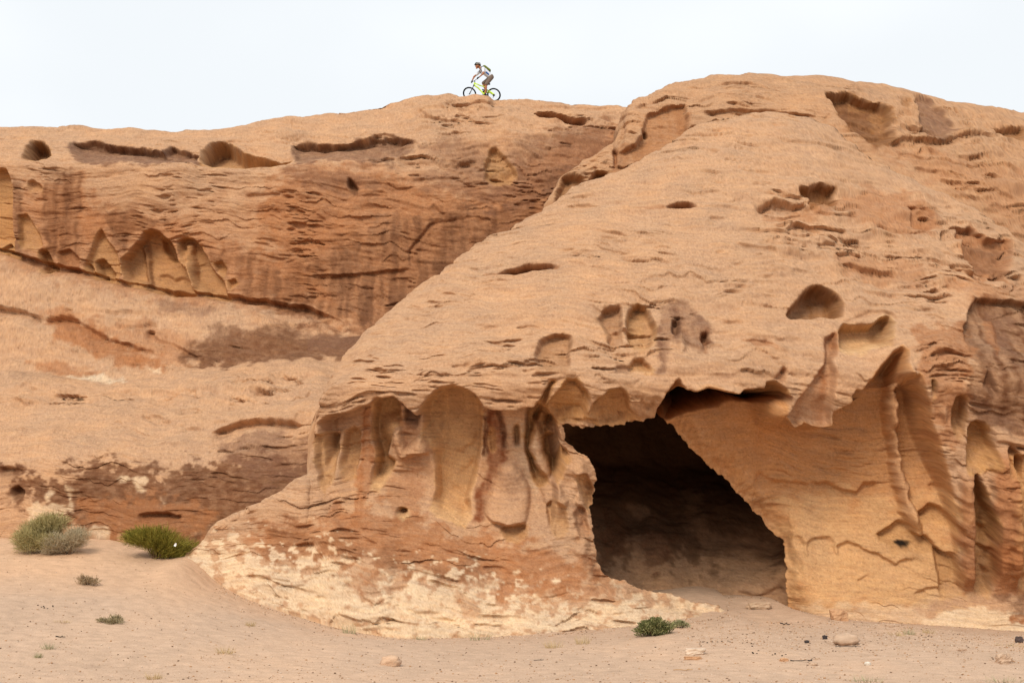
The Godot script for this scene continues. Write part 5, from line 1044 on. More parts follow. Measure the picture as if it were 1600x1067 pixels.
	r.stamp([14.85, 18, 16.23, 18.04, 17.35, 17.86, 17.7, 16.63, 16.92, 15.62, 15.25, 15.39, 14.61, 15.91, 13.59, 16.34, 13.11, 16.63, 12.7, 16.09, 11.95, 16.22, 10.83, 15.85, 10.13, 16.3, 12.03, 16.7, 13.65, 17.58], 0, 0.1, 0.1, RUST, 0.5, 0.2, 0.8, 0.2, 0, 0, 1.0)
	r.stamp([12.54, 14.19, 14.91, 14.32, 16.29, 13.75, 15.72, 12.81, 14.03, 13.05, 12.56, 13.39], 0, 0.1, 0.1, RUST, 0.4, 0.2, 0.8, 0.2, 0, 0, 1.0)
	r.stamp([16.54, 17.3, 17.33, 17.16, 17.49, 16.38, 16.85, 15.62, 16.27, 15.93, 16.29, 16.68], 0.42, 0.2, 0.3, RUST, 0.5, 0.06, 0.15, 0.06, 0, 0.75, 1.0)
	r.stamp([18.11, 16.03, 18.9, 16.14, 19.46, 15.56, 20.47, 15.76, 20.57, 15.26, 19.97, 14.3, 19.31, 13.5, 18.03, 13.58, 17.97, 14.1, 17.84, 14.89], 0.7, 0.15, 0.2, RUST, 0.7, 0.1, 0.3, 0.2, 0, 0.05, 1.0)
	r.stamp([18.31, 15.19, 19.99, 15.23, 19.48, 13.79, 18.06, 13.66], 0, 0.1, 0.1, VARN, 0.5, 0.1, 0.5, 0.2, 0, 0, 1.0)
	r.stamp([16.57, 13.13, 19.89, 13.34, 20.59, 12.47, 17.24, 12.24], 0, 0.1, 0.1, RUST, 0.4, 0.2, 0.6, 0.2, 0, 0, 1.0)
	r.stamp([5.15, 16.66, 6.23, 16.64, 6.58, 16.89, 7.16, 16.91, 7.43, 16.61, 7.08, 16.45, 6.35, 16.48], 0.84, 0.1, 0.2, RUST, 0.5, 0.06, 0.15, 0.06, 0, 0.75, 1.0)
	r.ledge([7.43, 16.61, 8.16, 16.65, 9.16, 16.67], 0.2, 0.3, 0.25)
	r.stamp([0.77, 9.7, 0.92, 10.21, 1.29, 10.53, 1.81, 10.66, 2.15, 10.36, 2.03, 9.68, 1.94, 8.98, 1.39, 8.92, 0.89, 9.06], 0.56, 0.12, 0.6, BRN, 0.5, 0.08, 0.2, 0.06, 0.5, 0.75, 1.0)
	r.stamp([3.01, 10.99, 3.29, 11.51, 3.97, 11.69, 3.91, 10.9, 3.87, 10.09, 3.45, 9.79, 3.3, 10.45], 0.56, 0.1, 0.5, BRN, 0.6, 0.08, 0.2, 0.06, 0.5, 0.75, 1.0)
	r.stamp([4.02, 10.97, 4.18, 11.5, 4.6, 11.87, 4.92, 11.61, 5.12, 10.95, 5.11, 10.37, 4.79, 9.77, 4.5, 9.68, 4.16, 9.93, 4.04, 10.46], 0.84, 0.12, 0.6, OCHRE, 0.7, 0.08, 0.1, 0.06, 0.3, 0.75, 1.0)
	r.stamp([5.19, 10.95, 5.61, 11.95, 6.27, 11.9, 6.78, 11.47, 7.03, 10.77, 7.01, 10.1, 6.55, 9.86, 6.02, 10.08, 5.53, 10.08, 5.29, 9.07, 5.09, 9], 0, 0.1, 0.1, PURP, 0.9, 0.1, 0.3, 0.12, 0.4, 0, 1.0)
	r.stamp([5.67, 11.06, 5.98, 11.24, 5.97, 10.63, 5.8, 10.25, 5.65, 10.51], 0.56, 0.08, 0.2, PURP, 0.3, 0.06, 0.15, 0.06, 0, 0.75, 1.0)
	r.stamp([6.7, 10.69, 6.96, 10.76, 6.99, 10.19, 6.71, 9.86, 6.64, 10.26], 0.56, 0.08, 0.2, RUST, 0.4, 0.06, 0.15, 0.06, 0, 0.75, 1.0)
	r.stamp([5.76, 10.25, 5.97, 10.56, 6.04, 9.99, 5.85, 9.58], -0.25, 0.1, 0.08, TAN, 0.4, 0.06, 0.15, 0.06, 0, 0.75, 1.0)
	r.stamp([3.98, 9.08, 4.19, 9.45, 4.55, 9.52, 4.81, 9.15, 4.8, 8.94, 3.97, 8.89], 0.49, 0.1, 0.2, OCHRE, 0.6, 0.06, 0.15, 0.06, 0, 0.75, 1.0)
	r.stamp([3.5, 9.12, 4.05, 9.19, 4.1, 8.89, 3.53, 8.86], 0.21, 0.06, 0.1, PURP, 0.5, 0.06, 0.15, 0.06, 0, 0.75, 1.0)
	r.stamp([8.16, 10.31, 9.03, 10.43, 9.41, 10.06, 8.46, 9.86], 0.28, 0.08, 0.2, RUST, 0.5, 0.06, 0.15, 0.06, 0, 0.75, 1.0)
	r.stamp([9.03, 8.74, 9.44, 9.33, 9.67, 9.22, 9.44, 8.64], 0.35, 0.1, 0.2, RUST, 0.4, 0.06, 0.15, 0.06, 0, 0.75, 1.0)
	r.hole([1.75, 7.29, 2.3, 7.2, 3.13, 7.23, 3.9, 7.3, 4.47, 7.42, 4.86, 7.51, 5.26, 7.41, 5.74, 6.94, 6.33, 6.37, 6.94, 5.81, 7.87, 5.31, 8.68, 4.54, 9.43, 3.84, 9.99, 3.03, 10.08, 2.31, 10.02, 1.63, 10.12, 0.71, 10, -0.29, 8.08, -0.15, 8.01, 0.49, 7.81, 0.85, 7.05, 1.16, 5.62, 1.47, 4.31, 1.81, 3.19, 2.17, 3.03, 2.53, 2.83, 3.18, 2.73, 4.27, 2.87, 5.05, 2.92, 5.7, 2.64, 6.28, 2.13, 6.45, 1.86, 6.82])
	r.stamp([9.3, 17.33, 13.39, 18.67, 18.78, 18.36, 21.35, 15.72, 19.22, 12.03, 14.7, 11.91, 12, 12.97, 9.03, 13.1], 0, 0.1, 0.1, TAN, 0, 0.1, 0, 0.1, 0, -1.6, 1.0)
	r.stamp([0.7, 12, 4.67, 12.35, 9.98, 11.7, 11.43, 10.67, 11.16, 8.71, 4.35, 8.33, 0.65, 8.53, -4.38, 8.49, -6.35, 9.03, -3.63, 10.15], 0, 0.1, 0.1, TAN, 0, 0.1, 0, 0.1, 0, -0.5, 1.0)
	r.stamp([14.05, 11.33, 16.72, 10.8, 16.19, 7.86, 14.33, 8.73], 0, 0.1, 0.1, TAN, 0, 0.1, 0, 0.1, 0, -1.2, 1.0)
	r.stamp([3.96, 17.42, 7.73, 17.18, 7.79, 15.94, 4.09, 16.19], 0, 0.1, 0.1, TAN, 0, 0.1, 0, 0.1, 0, -1.2, 1.0)

func cliff_guides() -> Array:
	return [
		[-26.95, 3.3, -57, -19.65, 3.46, -54.5, -15.67, 3.54, -53.5, -11.83, 3.43, -52.5, -7.3, 3.24, -52.3, -5.94, 3.15, -55, -4.61, 3.12, -64, 6.94, 3.14, -67],
		[-27.36, 6.27, -57.4, -19.98, 6.17, -55, -16.68, 6.27, -54, -14.67, 6.4, -53.8, -12.12, 6.01, -53.4, -9.72, 6.74, -53.4, -7.52, 7.62, -53.2, -6.13, 8.1, -56, -4.68, 9.05, -64.1, 7.05, 9.51, -67.1],
		[-28.75, 8.36, -60, -21.18, 8.24, -58, -15.67, 8.35, -57.2, -10.43, 8.98, -57, -8.09, 9.51, -57, -6.43, 9.82, -58.5, -4.71, 10.69, -64.2, 7.09, 11.07, -67.2],
		[-30.85, 11.25, -64, -22.76, 10.81, -62, -19.18, 10.57, -61.5, -16.92, 10.51, -61.5, -14.23, 11.07, -62, -11.45, 11.51, -62.3, -6.93, 11.91, -62.8, -4.73, 12.16, -64.3, 7.12, 12.64, -67.3],
		[-31.59, 11.67, -65.5, -23.32, 11.21, -63.5, -19.6, 10.91, -62.8, -17.23, 10.83, -62.6, -14.47, 11.38, -63, -11.64, 11.83, -63.3, -7.02, 12.17, -63.6, -4.74, 12.32, -64.4, 7.13, 12.81, -67.4],
		[-32.53, 14.79, -67, -24.38, 13.99, -66, -20.98, 13.2, -65, -17.83, 12.82, -64.5, -14.73, 12.44, -64, -11.85, 12.94, -64.3, -7.14, 12.84, -64.6, -4.79, 12.87, -65, 7.15, 13.24, -67.5],
		[-34.75, 19.22, -71, -25.67, 17.67, -69, -22.22, 16.66, -68.4, -18.91, 15.93, -68, -15.64, 15.31, -67.6, -12.43, 14.8, -67.2, -9.91, 14.44, -67, -7.33, 13.46, -66.2, -3.06, 13.31, -66.4, 7.17, 13.44, -67.6],
		[-35.25, 19.6, -72, -26.09, 18.08, -70.1, -22.55, 17.03, -69.4, -19.19, 16.29, -69, -15.86, 15.65, -68.5, -12.58, 15.1, -68, -10.01, 14.73, -67.7, -7.4, 13.72, -66.8, -3.08, 13.55, -66.9, 7.21, 13.67, -68],
		[-35.34, 20.84, -72, -26.23, 19.87, -70.2, -19.41, 18.85, -69.4, -12.8, 17.72, -68.8, -7.61, 16.96, -68.3, -3.19, 16.72, -68.7, 7.47, 16.99, -70],
		[-35.45, 23.56, -71.8, -26.28, 22.73, -69.9, -19.51, 22.4, -69.2, -12.94, 21.88, -68.9, -7.75, 21.68, -68.8, -3.25, 21.82, -69.3, 7.66, 22.3, -71],
		[-36.63, 25.43, -74, -27.37, 24.79, -72.6, -20.41, 24.52, -72.2, -13.57, 24.74, -72, -8.11, 25.08, -71.6, -3.38, 25.6, -71.6, 0, 25.66, -72, 7.95, 25.94, -73.2],
		[-38.18, 27.23, -77, -28.51, 26.6, -75.5, -26.69, 26.53, -75.4, -24.92, 26.57, -75.4, -21.23, 26.22, -75, -16.59, 26.16, -74.8, -14.07, 26.5, -74.5, -11.22, 26.8, -74.2, -8.4, 27.21, -74, -6.31, 27.65, -74, -4.89, 27.76, -73.8, -3.49, 27.73, -73.6, -1.32, 27.68, -73.6, -0.98, 27.59, -74, 0, 27.75, -74.4, 2.12, 27.8, -74.6, 4.6, 27.77, -74.8, 6.39, 27.66, -75, 8.16, 27.44, -75],
	]

func cliff_marks(r: Rock) -> void:
	r.stamp([-30.51, 20.57, -26.24, 20.53, -24.17, 20.94, -22.13, 21.2, -19.44, 20.15, -16.15, 20.42, -12.9, 21.03, -10.37, 22.4, -3.3, 23.77, 6.51, 25.56, 6.16, 12.29, -7.12, 12.8, -9.8, 14.2, -15.38, 14.86, -18.6, 15.47, -21.97, 16.31, -25.38, 17.28, -29.73, 18.19], 0, 0.1, 0.1, RUST, 0.3, 0.5, 1.6, 0.5, 0, 0, 0.8)
	r.stamp([-30.52, 21.56, -26.24, 21.67, -23.84, 21.91, -21.46, 20.53, -17.45, 19.78, -14.78, 18.58, -12.74, 16.71, -10.57, 14.68, -15.38, 14.86, -18.6, 15.47, -21.97, 16.31, -25.38, 17.28, -29.73, 18.19], 0, 0.1, 0.1, RUST, 0.45, 0.3, 1.0, 0.3, 0.2, 0, 1.3)
	r.stamp([-11.37, 22.61, -7.78, 22.4, -4.86, 21.75, -3.25, 21.46, -1.3, 21.18, 0.99, 23.12, 3.4, 25.4, 5.15, 25.97, 6.51, 25.56, 6.28, 21.49, 1.93, 17.19, -1.26, 15, -4.78, 12.88, -7.25, 13.28, -8.6, 13.93, -11.24, 14.89, -13.28, 15.67, -12.76, 17.05, -11.53, 18.68, -12.87, 20.03, -11.94, 21.36], 0, 0.1, 0.1, RUST, 0.62, 0.5, 1.6, 0.4, 0, 0, 1.0)
	r.stamp([-8.93, 18.3, -6.41, 19.65, -3.87, 20.06, -1.3, 20.15, 0.98, 21.27, 3.31, 22.83, 6.28, 21.49, 1.93, 17.19, -1.26, 15, -4.78, 12.88, -8.02, 13.98, -11.24, 14.89, -12.66, 15.84, -11.77, 16.69], 0, 0.1, 0.1, VARN, 0.72, 0.4, 1.5, 0.4, 0.6, 0, 1.0)
	r.stamp([-8.24, 16.79, -5.09, 17.07, -3.83, 17.38, -2.56, 17.07, -4.97, 14.21, -7.42, 14.01, -8.76, 14.91], 0, 0.1, 0.1, VARN, 0.65, 0.3, 0.8, 0.2, 1, 0, 1.0)
	r.stamp([-0.66, 23.04, 1.01, 24.57, 3.42, 25.89, 5.5, 26, 5.36, 23.72, 2.62, 21.34, 0.65, 20.21, -1.3, 20.49], 0, 0.1, 0.1, PURP, 0.5, 0.4, 1.2, 0.3, 0, 0, 1.0)
	r.stamp([-5.24, 23.26, -3.33, 24.4, -1.32, 23.4, 0, 22.3, -0.65, 20.17, -3.24, 21.11, -4.85, 21.4], 0, 0.1, 0.1, PURP, 0.45, 0.3, 1.0, 0.3, 0, 0, 1.0)
	r.stamp([-11.7, 22.61, -9.72, 22.33, -7.11, 21.85, -6.45, 21.35, -9.01, 20.99, -11.3, 21.69], 0, 0.1, 0.1, PURP, 0.5, 0.2, 0.6, 0.2, 0, 0, 1.0)
	r.stamp([-13.2, 20.04, -11.6, 21.01, -8.98, 19.97, -7.66, 18.63, -9.55, 17.64, -12.16, 18.03], 0, 0.1, 0.1, RUST, 0.45, 0.3, 1.0, 0.3, 0, 0, 1.0)
	r.stamp([-22.19, 22.69, -21.64, 21.51, -20.78, 20.19, -17.77, 19.63, -15.1, 18.42, -12.81, 18.05, -10.49, 17, -8.78, 15.25, -11.67, 15.47, -14.74, 17.42, -17.42, 18.96, -19.41, 19.11, -21.07, 18.88, -21.99, 17.88, -23.69, 18.1, -24.17, 21.26], 0, 0.1, 0.1, RUST, 0.6, 0.3, 0.8, 0.3, 0.3, 0, 1.0)
	r.stamp([-24.03, 21.26, -23.59, 22.49, -22.51, 22.47, -21.87, 21.68, -21.99, 20.55, -21.83, 17.88, -22.27, 17.47, -23.47, 17.74, -23.92, 19.29], 0, 0.1, 0.1, VARN, 0.8, 0.15, 0.4, 0.15, 0.6, 0, 1.0)
	r.stamp([-25.62, 22.13, -25.14, 21.79, -24.88, 17.95, -25.38, 17.94], 0, 0.1, 0.1, VARN, 0.75, 0.1, 0.15, 0.1, 0.4, 0, 1.0)
	r.stamp([-20.78, 20.35, -19.44, 20.15, -17.37, 19.62, -18.92, 19.09, -19.54, 18.18, -20.04, 18.36, -20.6, 19.53], 0, 0.1, 0.1, VARN, 0.7, 0.15, 0.4, 0.15, 0.3, 0, 1.0)
	r.stamp([-15.08, 17.76, -13.46, 18.06, -11.79, 17.03, -10.46, 16.32, -9.38, 14.91, -11.29, 15.1, -13.26, 15.49, -14.32, 16.38], 0, 0.1, 0.1, VARN, 0.6, 0.2, 0.6, 0.2, 0.8, 0, 1.0)
	r.stamp([-6.89, 23.28, -5.28, 23.79, -3.61, 23.39, -3.26, 22.47, -4.87, 22.1, -6.48, 22.34], 0, 0.1, 0.1, TAN, 0.6, 0.2, 0.5, 0.2, 0, 0, 1.0)
	r.stamp([-25.32, 23.23, -25.71, 24.28, -25.72, 24.82, -25.27, 24.91, -24.64, 24.48, -23.87, 23.46, -23.97, 23.05, -24.68, 22.95], 1.5, 0.25, 0.5, OCHRE, 0.8, 0.06, 0.15, 0.06, 0, 0.75, 1.0)
	r.stamp([-25.32, 23.23, -25.71, 24.28, -25.72, 24.82, -25.18, 24.67, -24.88, 23.66, -24.96, 23.05], 0, 0.1, 0.1, VARN, 0.7, 0.1, 0.2, 0.1, 0, 0, 1.0)
	r.stamp([-23.79, 24.61, -23.59, 25.01, -22.64, 25.05, -21.27, 24.64, -19.61, 24.33, -18.32, 23.84, -18.08, 24.53, -17.01, 24.01, -16.3, 23.69, -15.98, 22.71, -17.07, 22.69, -18.3, 22.62, -19.95, 22.65, -21.17, 22.56, -22.26, 22.89, -23.06, 23.57], 0.77, 0.1, 0.8, PURP, 0.8, 0.1, 0.4, 0.12, 0, 0.1, 1.0)
	r.ledge([-23.52, 24.88, -21.79, 24.68, -19.53, 24.17, -17.77, 23.53, -16.44, 23.33], 0.35, 0.6, 0.25)
	r.stamp([-16.17, 23.29, -16.41, 24.2, -16.18, 24.86, -15.57, 25.01, -14.92, 24.64, -14.29, 24.06, -13.44, 23.67, -12.65, 23.41, -11.88, 23.26, -11.29, 23.32, -11.44, 22.99, -12.29, 22.62, -13.79, 22.45, -15.33, 22.53, -15.86, 22.67], 1.82, 0.18, 0.6, OCHRE, 0.6, 0.06, 0.15, 0.06, 0, 0.75, 1.0)
	r.stamp([-16.07, 23.33, -16.24, 24.23, -15.8, 24.77, -15.28, 24.73, -15.43, 24.26, -15.8, 23.84, -15.69, 22.81], 0, 0.1, 0.1, VARN, 0.6, 0.1, 0.2, 0.1, 0, 0, 1.0)
	r.ledge([-16.26, 25.07, -15.02, 25, -13.3, 23.9, -11.86, 23.44, -11.2, 23.5], 0.2, 0.35, 0.25)
	r.stamp([-11.68, 24.69, -10.96, 24.74, -9.19, 24.25, -8.32, 24.32, -7.48, 24.53, -6.35, 24.64, -5.33, 24.47, -4.65, 23.84, -5.27, 23.68, -6.22, 23.17, -6.18, 22.56, -7.3, 22.82, -9.02, 23.01, -10.95, 22.83, -11.42, 23.83], 0.7, 0.1, 0.9, PURP, 0.7, 0.1, 0.5, 0.15, 0, 0.1, 1.0)
	r.ledge([-11.54, 24.68, -9.32, 24.22, -7.99, 24.32, -6.71, 24.96, -5.31, 24.37], 0.4, 0.5, 0.25)
	r.stamp([-26.26, 22.59, -25.98, 22.58, -25.76, 22.14, -25.61, 21.32, -25.49, 19.34, -25.22, 18.14, -27.08, 17.99, -27.82, 21.41, -27.13, 22.53], 0.84, 0.15, 0.8, OCHRE, 0.8, 0.06, 0.15, 0.06, 0, 0.75, 1.0)
	r.stamp([-26.17, 18.35, -25.82, 18.64, -25.34, 18.35, -25.1, 17.81, -25.82, 17.86], 0.7, 0.1, 0.3, OCHRE, 0.6, 0.06, 0.15, 0.06, 0, 0.75, 1.0)
	r.stamp([-24.81, 20.18, -24.05, 19.09, -23.82, 18.41, -23.97, 18.24, -25.03, 18.27, -25.26, 20.1], 0.42, 0.08, 0.3, OCHRE, 0.6, 0.06, 0.15, 0.06, 0, 0.75, 1.0)
	r.stamp([-24.83, 21.84, -24.52, 21.96, -24.01, 21.59, -23.97, 21.26, -24.68, 21.28, -24.86, 21.55], 0.42, 0.1, 0.3, OCHRE, 0.4, 0.06, 0.15, 0.06, 0, 0.75, 1.0)
	r.stamp([-24.09, 18.14, -23.84, 18.27, -23.53, 18.19, -23.4, 17.91, -23.14, 17.49, -22.83, 16.7, -23.24, 16.61, -23.74, 17.18], 0.84, 0.1, 0.3, OCHRE, 0.6, 0.06, 0.15, 0.06, 0, 0.75, 1.0)
	r.stamp([-21.14, 17.56, -20.78, 17.69, -20.31, 17.3, -20.06, 16.88, -20.15, 16.46, -20.7, 16.49, -21, 17], 0.7, 0.1, 0.3, OCHRE, 0.6, 0.06, 0.15, 0.06, 0, 0.75, 1.0)
	r.stamp([-21.56, 17.32, -21.38, 17.46, -21.11, 17.11, -20.9, 16.61, -21.29, 16.73], 0.56, 0.08, 0.3, OCHRE, 0.6, 0.06, 0.15, 0.06, 0, 0.75, 1.0)
	r.stamp([-21.33, 17.87, -21.07, 18.88, -20.82, 19.34, -20.53, 18.8, -19.88, 17.92, -19.74, 17.16, -19.73, 16.32, -20.88, 16.3, -21.57, 17.18], 0.49, 0.12, 0.5, OCHRE, 0.6, 0.06, 0.15, 0.06, 0, 0.75, 1.0)
	r.stamp([-23.18, 18.08, -22.36, 18.24, -21.81, 17.71, -21.7, 16.74, -22.39, 16.67], 0.42, 0.1, 0.4, RUST, 0.5, 0.06, 0.15, 0.06, 0, 0.75, 1.0)
	r.stamp([-19.76, 17.64, -19.37, 18.14, -18.86, 18.66, -18.65, 19.09, -18.29, 19.24, -17.85, 19.07, -17.34, 18.63, -16.99, 18.1, -16.76, 17.49, -16.3, 17.04, -16.04, 16.38, -15.67, 15.54, -16.56, 15.23, -18.09, 15.82, -19.34, 16.23, -19.72, 16.98], 1.26, 0.15, 0.6, OCHRE, 0.6, 0.06, 0.15, 0.06, 0, 0.75, 1.0)
	r.stamp([-16.91, 18.62, -16.52, 18.78, -16.09, 18.7, -15.69, 18.3, -15.34, 17.77, -15.01, 17.12, -14.43, 16.49, -14.02, 15.56, -13.93, 15.08, -15.2, 15.39, -15.89, 16.05, -16.3, 17.04, -16.81, 17.79], 0.98, 0.15, 0.6, OCHRE, 0.6, 0.06, 0.15, 0.06, 0, 0.75, 1.0)
	r.stamp([-18.11, 18.85, -17.75, 18.93, -17.11, 18.43, -16.86, 17.49, -17.38, 17.5, -17.91, 18.11], 0.56, 0.2, 0.3, OCHRE, 0.3, 0.06, 0.15, 0.06, 0, 0.75, 1.0)
	r.ledge([-18.1, 16.86, -17.63, 16.95, -17.21, 16.67, -16.76, 16.77, -16.22, 16.52], 0.25, 0.4, 0.25)
	r.stamp([-19.06, 18.5, -18.67, 18.66, -18.12, 16, -18.37, 15.96], 0, 0.1, 0.1, VARN, 0.6, 0.06, 0.1, 0.05, 0.3, 0, 1.0)
	r.rib([-18.86, 18.56, -18.58, 17.32, -18.2, 16.04], 0.15, 0.12, 0.3, OCHRE, 0.0)
	r.rib([-16.42, 18.51, -16.22, 17.28, -15.72, 15.68], 0.22, 0.15, 0.5, OCHRE, 0.0)
	r.stamp([-15.03, 17.36, -14.51, 17.55, -14.19, 17.01, -14.35, 16.6, -14.79, 16.81], 0.49, 0.1, 0.3, OCHRE, 0.6, 0.06, 0.15, 0.06, 0, 0.75, 1.0)
	r.stamp([-14.23, 16.39, -13.82, 16.52, -13.5, 16.13, -13.95, 15.67], 0.49, 0.1, 0.3, OCHRE, 0.6, 0.06, 0.15, 0.06, 0, 0.75, 1.0)
	r.stamp([-1.44, 22.57, -1.19, 23.63, -0.83, 23.78, -0.1, 22.9, 0.29, 22.09, -0.1, 21.61, -0.95, 21.51, -1.37, 21.88], 0.49, 0.15, 0.3, OCHRE, 0.6, 0.06, 0.15, 0.06, 0, 0.75, 1.0)
	r.stamp([-6.15, 23.13, -5.24, 23.33, -4.33, 23.26, -3.59, 22.72, -4.23, 22.43, -5.52, 22.37], 0.35, 0.1, 0.4, TAN, 0.7, 0.06, 0.15, 0.06, 0, 0.75, 1.0)
	r.stamp([-8.36, 21.85, -8.14, 21.78, -7.73, 21.25, -7.84, 20.78, -8.21, 21.05], 0.56, 0.1, 0.3, VARN, 0.5, 0.06, 0.15, 0.06, 0, 0.75, 1.0)
	r.stamp([1.21, 26.69, 1.73, 26.84, 3.41, 26.3, 4.3, 26.04, 3.91, 25.84, 2.36, 25.91, 1.34, 26.16], 1.6, 0.1, 0.35, RUST, 0.5, 0.06, 0.15, 0.06, 0, 0.75, 1.0)
	r.ledge([-5.16, 26.73, -4.48, 25.97, -3.38, 25.67, -2.19, 25.56, -1.86, 25.5], 0.35, 0.5, 0.25)
	r.ledge([-3.79, 26.96, -2.75, 26.92, -2.07, 27.21, -0.76, 27.16], 0.5, 0.25, 0.25)
	r.ledge([-3.45, 27.15, -2.93, 27.08], 0.3, 0.2, 0.25)
	r.ledge([-0.35, 27.45, 1.05, 27.29, 2.8, 27.38, 6.17, 27.53], 0.25, 0.3, 0.25)
	r.ledge([-9.96, 16.58, -8.17, 16.65, -6.03, 16.94, -5.09, 17.03], 0.3, 0.8, 0.25)
	r.crack([-4.97, 17.17, -5.11, 17.94, -4.43, 18.83, -4.05, 19.35, -3.7, 19.46, -2.58, 19.6], 0.1, 0.25)
	r.ledge([-9.94, 14.58, -8.99, 14.28, -8.29, 13.83, -7.8, 13.61], 0.5, 0.5, 0.25)
	r.ledge([-3.94, 20.47, -3.71, 20.07, -3.32, 19.88], 0.25, 0.4, 0.25)
	r.ledge([-11.3, 21.69, -9.03, 21.34, -7.72, 20.99], 0.18, 0.35, 0.25)
	r.ledge([-6.86, 23.05, -4.58, 22.89, -2.61, 22.26], 0.18, 0.35, 0.25)
	r.ledge([-12.25, 21.03, -10.62, 20.87], 0.18, 0.35, 0.25)
	r.ledge([-9.6, 19.31, -8.32, 19.23], 0.18, 0.35, 0.25)
	r.ledge([-13.55, 20.88, -11.6, 20.95], 0.18, 0.35, 0.25)
	r.ledge([-7.65, 18.3, -6.38, 18.21], 0.18, 0.35, 0.25)
	r.ledge([-3.28, 22.94, -1.96, 22.66, 0, 21.23], 0.18, 0.35, 0.25)
	r.ledge([-5.18, 21.74, -3.25, 21.98, -1.3, 21.18], 0.18, 0.35, 0.25)
	r.ledge([-9.95, 19.98, -9.29, 19.47], 0.18, 0.35, 0.25)
	r.ledge([1.66, 23.75, 3.36, 24.28], 0.18, 0.35, 0.25)
	r.ledge([0, 20.53, 1.63, 20.95], 0.18, 0.35, 0.25)
	r.ledge([-27.53, 18.67, -26.1, 18.31, -22.56, 17.23, -19.17, 16.4, -15.85, 15.8, -12.59, 15.29, -10.02, 14.92, -7.77, 13.93], 0.9, 0.55, 0.1)
	r.stamp([-22.94, 14.28, -21.06, 14.56, -19.53, 13.56, -18.15, 12.67, -16.48, 12, -15.92, 11.35, -17.85, 11.58, -19.42, 12.24, -20.49, 12.59, -22.09, 13.71], 0, 0.1, 0.1, RUST, 0.65, 0.2, 0.8, 0.3, 0, 0, 1.0)
	r.stamp([-19.61, 13.87, -17.2, 13.87, -14.89, 13.14, -14.23, 11.88, -15.89, 11.25, -17.54, 11.78], 0, 0.1, 0.1, RUST, 0.5, 0.3, 0.9, 0.3, 0, 0, 1.0)
	r.stamp([-14.99, 12.42, -13.68, 13.63, -12.51, 13.4, -11.84, 13.65, -10.77, 13.91, -9.04, 13.5, -6.97, 13.33, -6.66, 11.99, -10.48, 11.78, -12.66, 11.48, -14.55, 11.74], 0, 0.1, 0.1, VARN, 0.6, 0.2, 0.8, 0.3, 0, 0, 1.0)
	r.stamp([-15.5, 12.02, -13.55, 13.11, -10.65, 13.42, -6.69, 12.89, -6.48, 11.88, -10.41, 11.61, -12.6, 11.35, -14.78, 11.54], 0, 0.1, 0.1, VARN, 0.75, 0.2, 0.6, 0.25, 0, 0, 1.0)
	r.stamp([-22.4, 13.91, -20.95, 14.18, -19.09, 13.15, -16.34, 11.83, -15.67, 11.12, -17.81, 11.44, -19.39, 12.14, -20.79, 12.67], 0, 0.1, 0.1, RUST, 0.7, 0.12, 0.4, 0.2, 0, 0, 1.0)
	r.ledge([-22.4, 13.91, -20.88, 13.97, -19.08, 13.09, -16.9, 12.27], 0.5, 0.9, 0.25)
	r.stamp([-9.87, 13.34, -6.97, 13.33, -6.72, 12.21, -9.37, 12.24], 0, 0.1, 0.1, PURP, 0.6, 0.2, 0.5, 0.2, 0, 0, 1.0)
	r.stamp([-17.23, 15.01, -16.19, 15.28, -14.06, 14.48, -15.18, 14.24, -16.75, 14.43], 0, 0.1, 0.1, PURP, 0.5, 0.15, 0.4, 0.2, 0, 0, 1.0)
	r.stamp([-22.36, 11.64, -20.64, 11.61, -19.16, 11.38, -18.09, 10.93, -20.04, 10.98, -21.26, 11.06], 0, 0.1, 0.1, RUST, 0.7, 0.1, 0.3, 0.15, 0, 0, 1.0)
	r.stamp([-20.01, 10.94, -18.78, 11.11, -17.58, 10.8, -17.11, 10.58, -18.66, 10.65], 0, 0.1, 0.1, SALT, 0.95, 0.08, 0.25, 0.1, 0, 0, 1.0)
	r.stamp([-16.58, 11.32, -15.92, 11.35, -15.84, 11.05, -16.25, 11.07], 0, 0.1, 0.1, SALT, 0.8, 0.06, 0.2, 0.1, 0, 0, 1.0)
	r.ledge([-17.26, 13.23, -15.76, 12.67, -14.72, 12.09, -14.23, 11.88], 0.35, 0.6, 0.25)
	r.stamp([-17.26, 13.23, -17.08, 13.44, -16.71, 13.3, -16.7, 12.99, -17.08, 13.01], 0.7, 0.1, 0.3, RUST, 0.5, 0.06, 0.15, 0.06, 0, 0.75, 1.0)
	r.ledge([-25.87, 14.87, -24.55, 14.64, -23.52, 14.41, -22.08, 13.9], 0.6, 0.7, 0.25)
	r.ledge([-21.36, 14.57, -18.22, 14.31, -15.18, 14.24], 0.2, 0.4, 0.25)
	r.ledge([-11.95, 7.71, -10.84, 7.93, -9.41, 8.05, -8, 7.86], 0.6, 1.2, 0.5)
	r.stamp([-21.65, 6.15, -19.98, 6.24, -19.08, 6.14, -18.58, 5.78, -17.72, 5.69, -16.69, 6.15, -16.41, 6.44, -14.16, 6.34, -13.32, 5.89, -12.95, 6.11, -11.87, 6.26, -10.71, 6.47, -9.55, 6.63, -7.5, 6.21, -6.74, 5.39, -8.55, 4.41, -10.86, 3.24, -11.82, 3.24, -16.17, 3.25, -17.01, 4.1, -18.13, 4.84, -19.8, 5.11, -21.48, 5.01], 0, 0.1, 0.1, VARN, 0.9, 0.12, 1.1, 0.3, 0, 0, 1.5)
	r.stamp([-11.38, 7.18, -9.91, 7.68, -7.55, 7.07, -7.18, 5.85, -9.09, 5.37, -10.66, 6.37], 0, 0.1, 0.1, PURP, 0.6, 0.2, 0.8, 0.2, 0, 0, 1.0)
